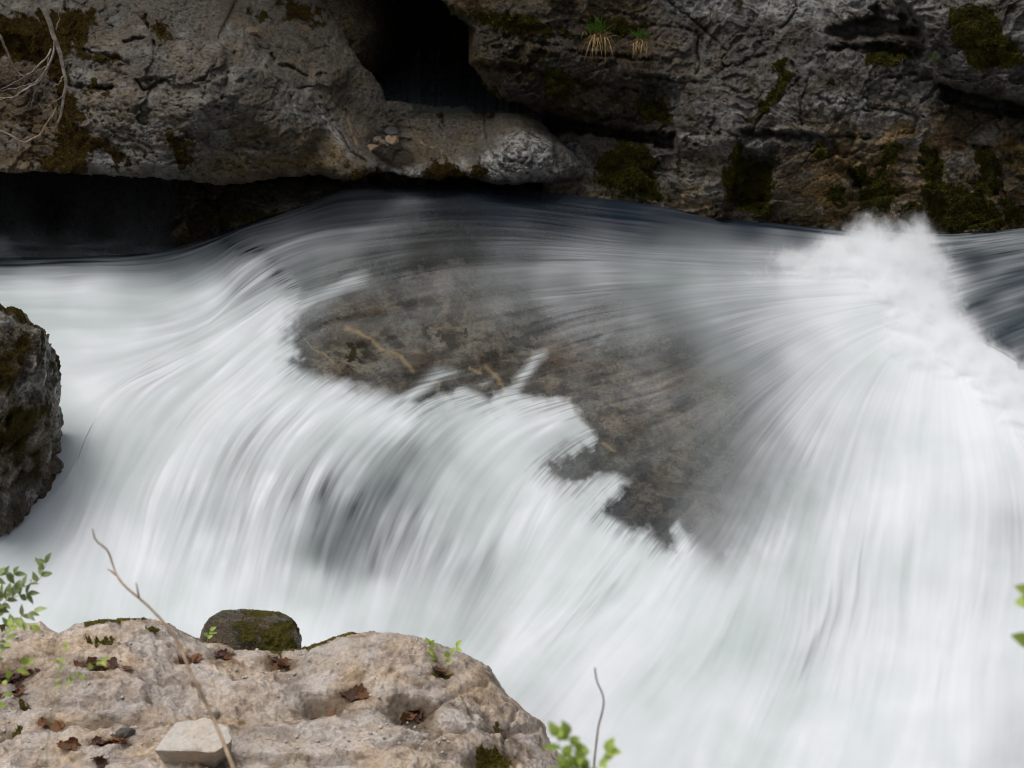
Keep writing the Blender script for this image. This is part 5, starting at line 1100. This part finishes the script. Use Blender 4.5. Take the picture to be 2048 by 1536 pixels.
spray_plant('leafy_shrub', 'leafy shrub with small pale green leaves at the left edge before the white water', 'shrub', [[(-120, 1700, 3.05), (-60, 1400, 3.2), (-20, 1220, 3.3), (30, 1180, 3.3), (75, 1160, 3.3), (92, 1125, 3.3)], [(-120, 1700, 3.05), (-80, 1350, 3.2), (-30, 1180, 3.3), (10, 1150, 3.3), (30, 1150, 3.3)], [(-120, 1720, 3.05), (-60, 1420, 3.2), (-10, 1230, 3.3), (20, 1195, 3.3), (55, 1190, 3.3)], [(-100, 1700, 3.0), (-50, 1430, 3.1), (0, 1280, 3.2), (30, 1240, 3.2), (70, 1225, 3.2)]], M_leafp, M_twig, 0.026, 0.0065, 500, 0.0085, 0.0018, None, 0.62)
spray_plant('leafy_sprig', 'loose green sprig hanging in front of the shelf at the far left', 'plant', [[(-60, 1700, 2.8), (-30, 1420, 2.85), (10, 1290, 2.9), (40, 1240, 2.9), (62, 1250, 2.9)], [(-60, 1720, 2.8), (0, 1400, 2.85), (30, 1340, 2.9), (50, 1330, 2.9)]], M_leaf, M_twig, 0.022, 0.006, 530, 0.014, 0.0012, None, 0.72)
spray_plant('leafy_sprig', 'blurred green sprig in front of the dead leaves left of the long twig', 'plant', [[(60, 1760, 2.5), (90, 1500, 2.55), (130, 1370, 2.6), (170, 1345, 2.6), (205, 1325, 2.6)], [(60, 1760, 2.5), (100, 1450, 2.55), (120, 1330, 2.6), (130, 1295, 2.6)]], M_leaf, M_leafp, 0.016, 0.004, 560, 0.014, 0.0007, None, 0.80)
spray_plant('leafy_plant', 'fresh yellow green leafy plant at the bottom right of the shelf', 'plant', [[(1130, 1760, 1.7), (1140, 1600, 1.7), (1150, 1520, 1.7), (1140, 1475, 1.7)], [(1150, 1760, 1.7), (1170, 1600, 1.7), (1200, 1530, 1.7), (1215, 1500, 1.7)], [(1130, 1760, 1.7), (1150, 1600, 1.7), (1175, 1550, 1.7), (1165, 1500, 1.7)], [(1120, 1760, 1.7), (1130, 1580, 1.7), (1125, 1500, 1.7), (1110, 1475, 1.7)]], M_leaf, M_leaf, 0.019, 0.006, 590, 0.0065, 0.0008, None, 0.55)
spray_plant('leafy_plant', 'bright green blurred leaves poking in at the right edge', 'plant', [[(2190, 1400, 1.6), (2130, 1280, 1.6), (2090, 1225, 1.6), (2066, 1200, 1.6)], [(2190, 1430, 1.6), (2130, 1340, 1.6), (2085, 1305, 1.6), (2062, 1292, 1.6)]], M_leaf, M_leaf, 0.024, 0.009, 620, 0.03, 0.0012, None, 0.75)
sy = float(on_shelf(880, 1322)[1]) - 0.02
spray_plant('seedling', 'tiny green seedling at the rim of the shelf top right', 'plant', [[(880, 1352, sy), (875, 1322, sy), (860, 1290, sy)], [(882, 1352, sy), (892, 1322, sy), (912, 1294, sy)]], M_leaf, M_bark, 0.028, 0.008, 650, 0.010, 0.0012, None, 0.5)
spray_plant('seedling', 'tiny green seedling in front of the small dark boulder', 'plant', [[(415, 1290, 5.4), (416, 1275, 5.4), (420, 1262, 5.4)]], M_leaf, M_leaf, 0.026, 0.008, 680, 0.014, 0.001, None, 0.4)
t1 = empty('bare_twig'); tag(t1, 'long bare tan twig rising across the shelf to the white water', 'twig')
mb = MB(); mb.add(*twig([(520, 1760, 2.5), (470, 1540, 2.55), (430, 1445, 2.6), (385, 1350, 2.62), (345, 1265, 2.65), (300, 1215, 2.66), (240, 1160, 2.68), (225, 1130, 2.7), (212, 1100, 2.7), (190, 1080, 2.7), (184, 1055, 2.7)], 0.0046, 0.0014, 70, 7, 0.002, 70)[1])
mb.build('main_stem', M_twig, t1)
for l in ([(278, 1195, 2.66), (275, 1180, 2.66), (272, 1165, 2.66)], [(232, 1150, 2.68), (222, 1142, 2.68), (215, 1138, 2.68)]):
    mb = MB(); mb.add(*twig(l, 0.002, 0.001, 8, 5)[1]); mb.build('side_shoot', M_twig, t1)
t2 = empty('bare_twig'); tag(t2, 'thin bare twig upright before the white water right of the shelf', 'twig')
mb = MB(); mb.add(*twig([(1175, 1760, 2.4), (1188, 1536, 2.45), (1196, 1460, 2.45), (1206, 1390, 2.45), (1194, 1362, 2.45), (1190, 1335, 2.45)], 0.0022, 0.0013, 50, 6, 0.001, 80)[1]); mb.build('main_stem', M_bark, t2)
t3 = empty('bare_twig'); tag(t3, 'faint blurred tan twig over the right end of the shelf', 'twig')
mb = MB(); mb.add(*twig([(1060, 1760, 1.9), (1030, 1536, 1.9), (1010, 1450, 1.9), (995, 1400, 1.9), (988, 1370, 1.9)], 0.0022, 0.0008, 40, 6, 0.001, 85)[1]); mb.build('main_stem', M_twig, t3)
t4 = empty('bare_twig'); tag(t4, 'dark dry twig lying on the shelf beside the rim seedling', 'twig')
mb = MB(); mb.add(*twig([(820, 1316, 5.5), (850, 1322, 5.45), (880, 1322, 5.45), (905, 1326, 5.42)], 0.003, 0.0015, 20, 5)[1]); mb.build('main_stem', M_bark, t4); mb = MB(); mb.add(*twig([(845, 1318, 5.46), (870, 1340, 5.42), (885, 1352, 5.4)], 0.002, 0.001, 16, 5)[1]); mb.build('side_shoot', M_bark, t4)

# near bank under the camera, below the frame: the plants and twigs root in it
bxg, byg = np.meshgrid(np.linspace(-3.5, 3.5, 90), np.linspace(-1.2, 3.9, 70))
bh = 2.05 - 0.62 * np.clip(byg - 1.2, 0, 9) + 0.06 * fbm(bxg * 2, byg * 2, oct=4, seed=950) - 0.02 * np.abs(bxg)
bh = np.minimum(bh, 4 - 0.84 * np.maximum(byg, 0.0) - 0.12)
bank = new_mesh('ground', np.stack([bxg, byg, bh], -1).reshape(-1, 3), grid_faces(70, 90), flat_mat('earth', (0.05, 0.035, 0.02), (0.09, 0.07, 0.04), 12, 0.95), None)
tag(bank, kind='structure')
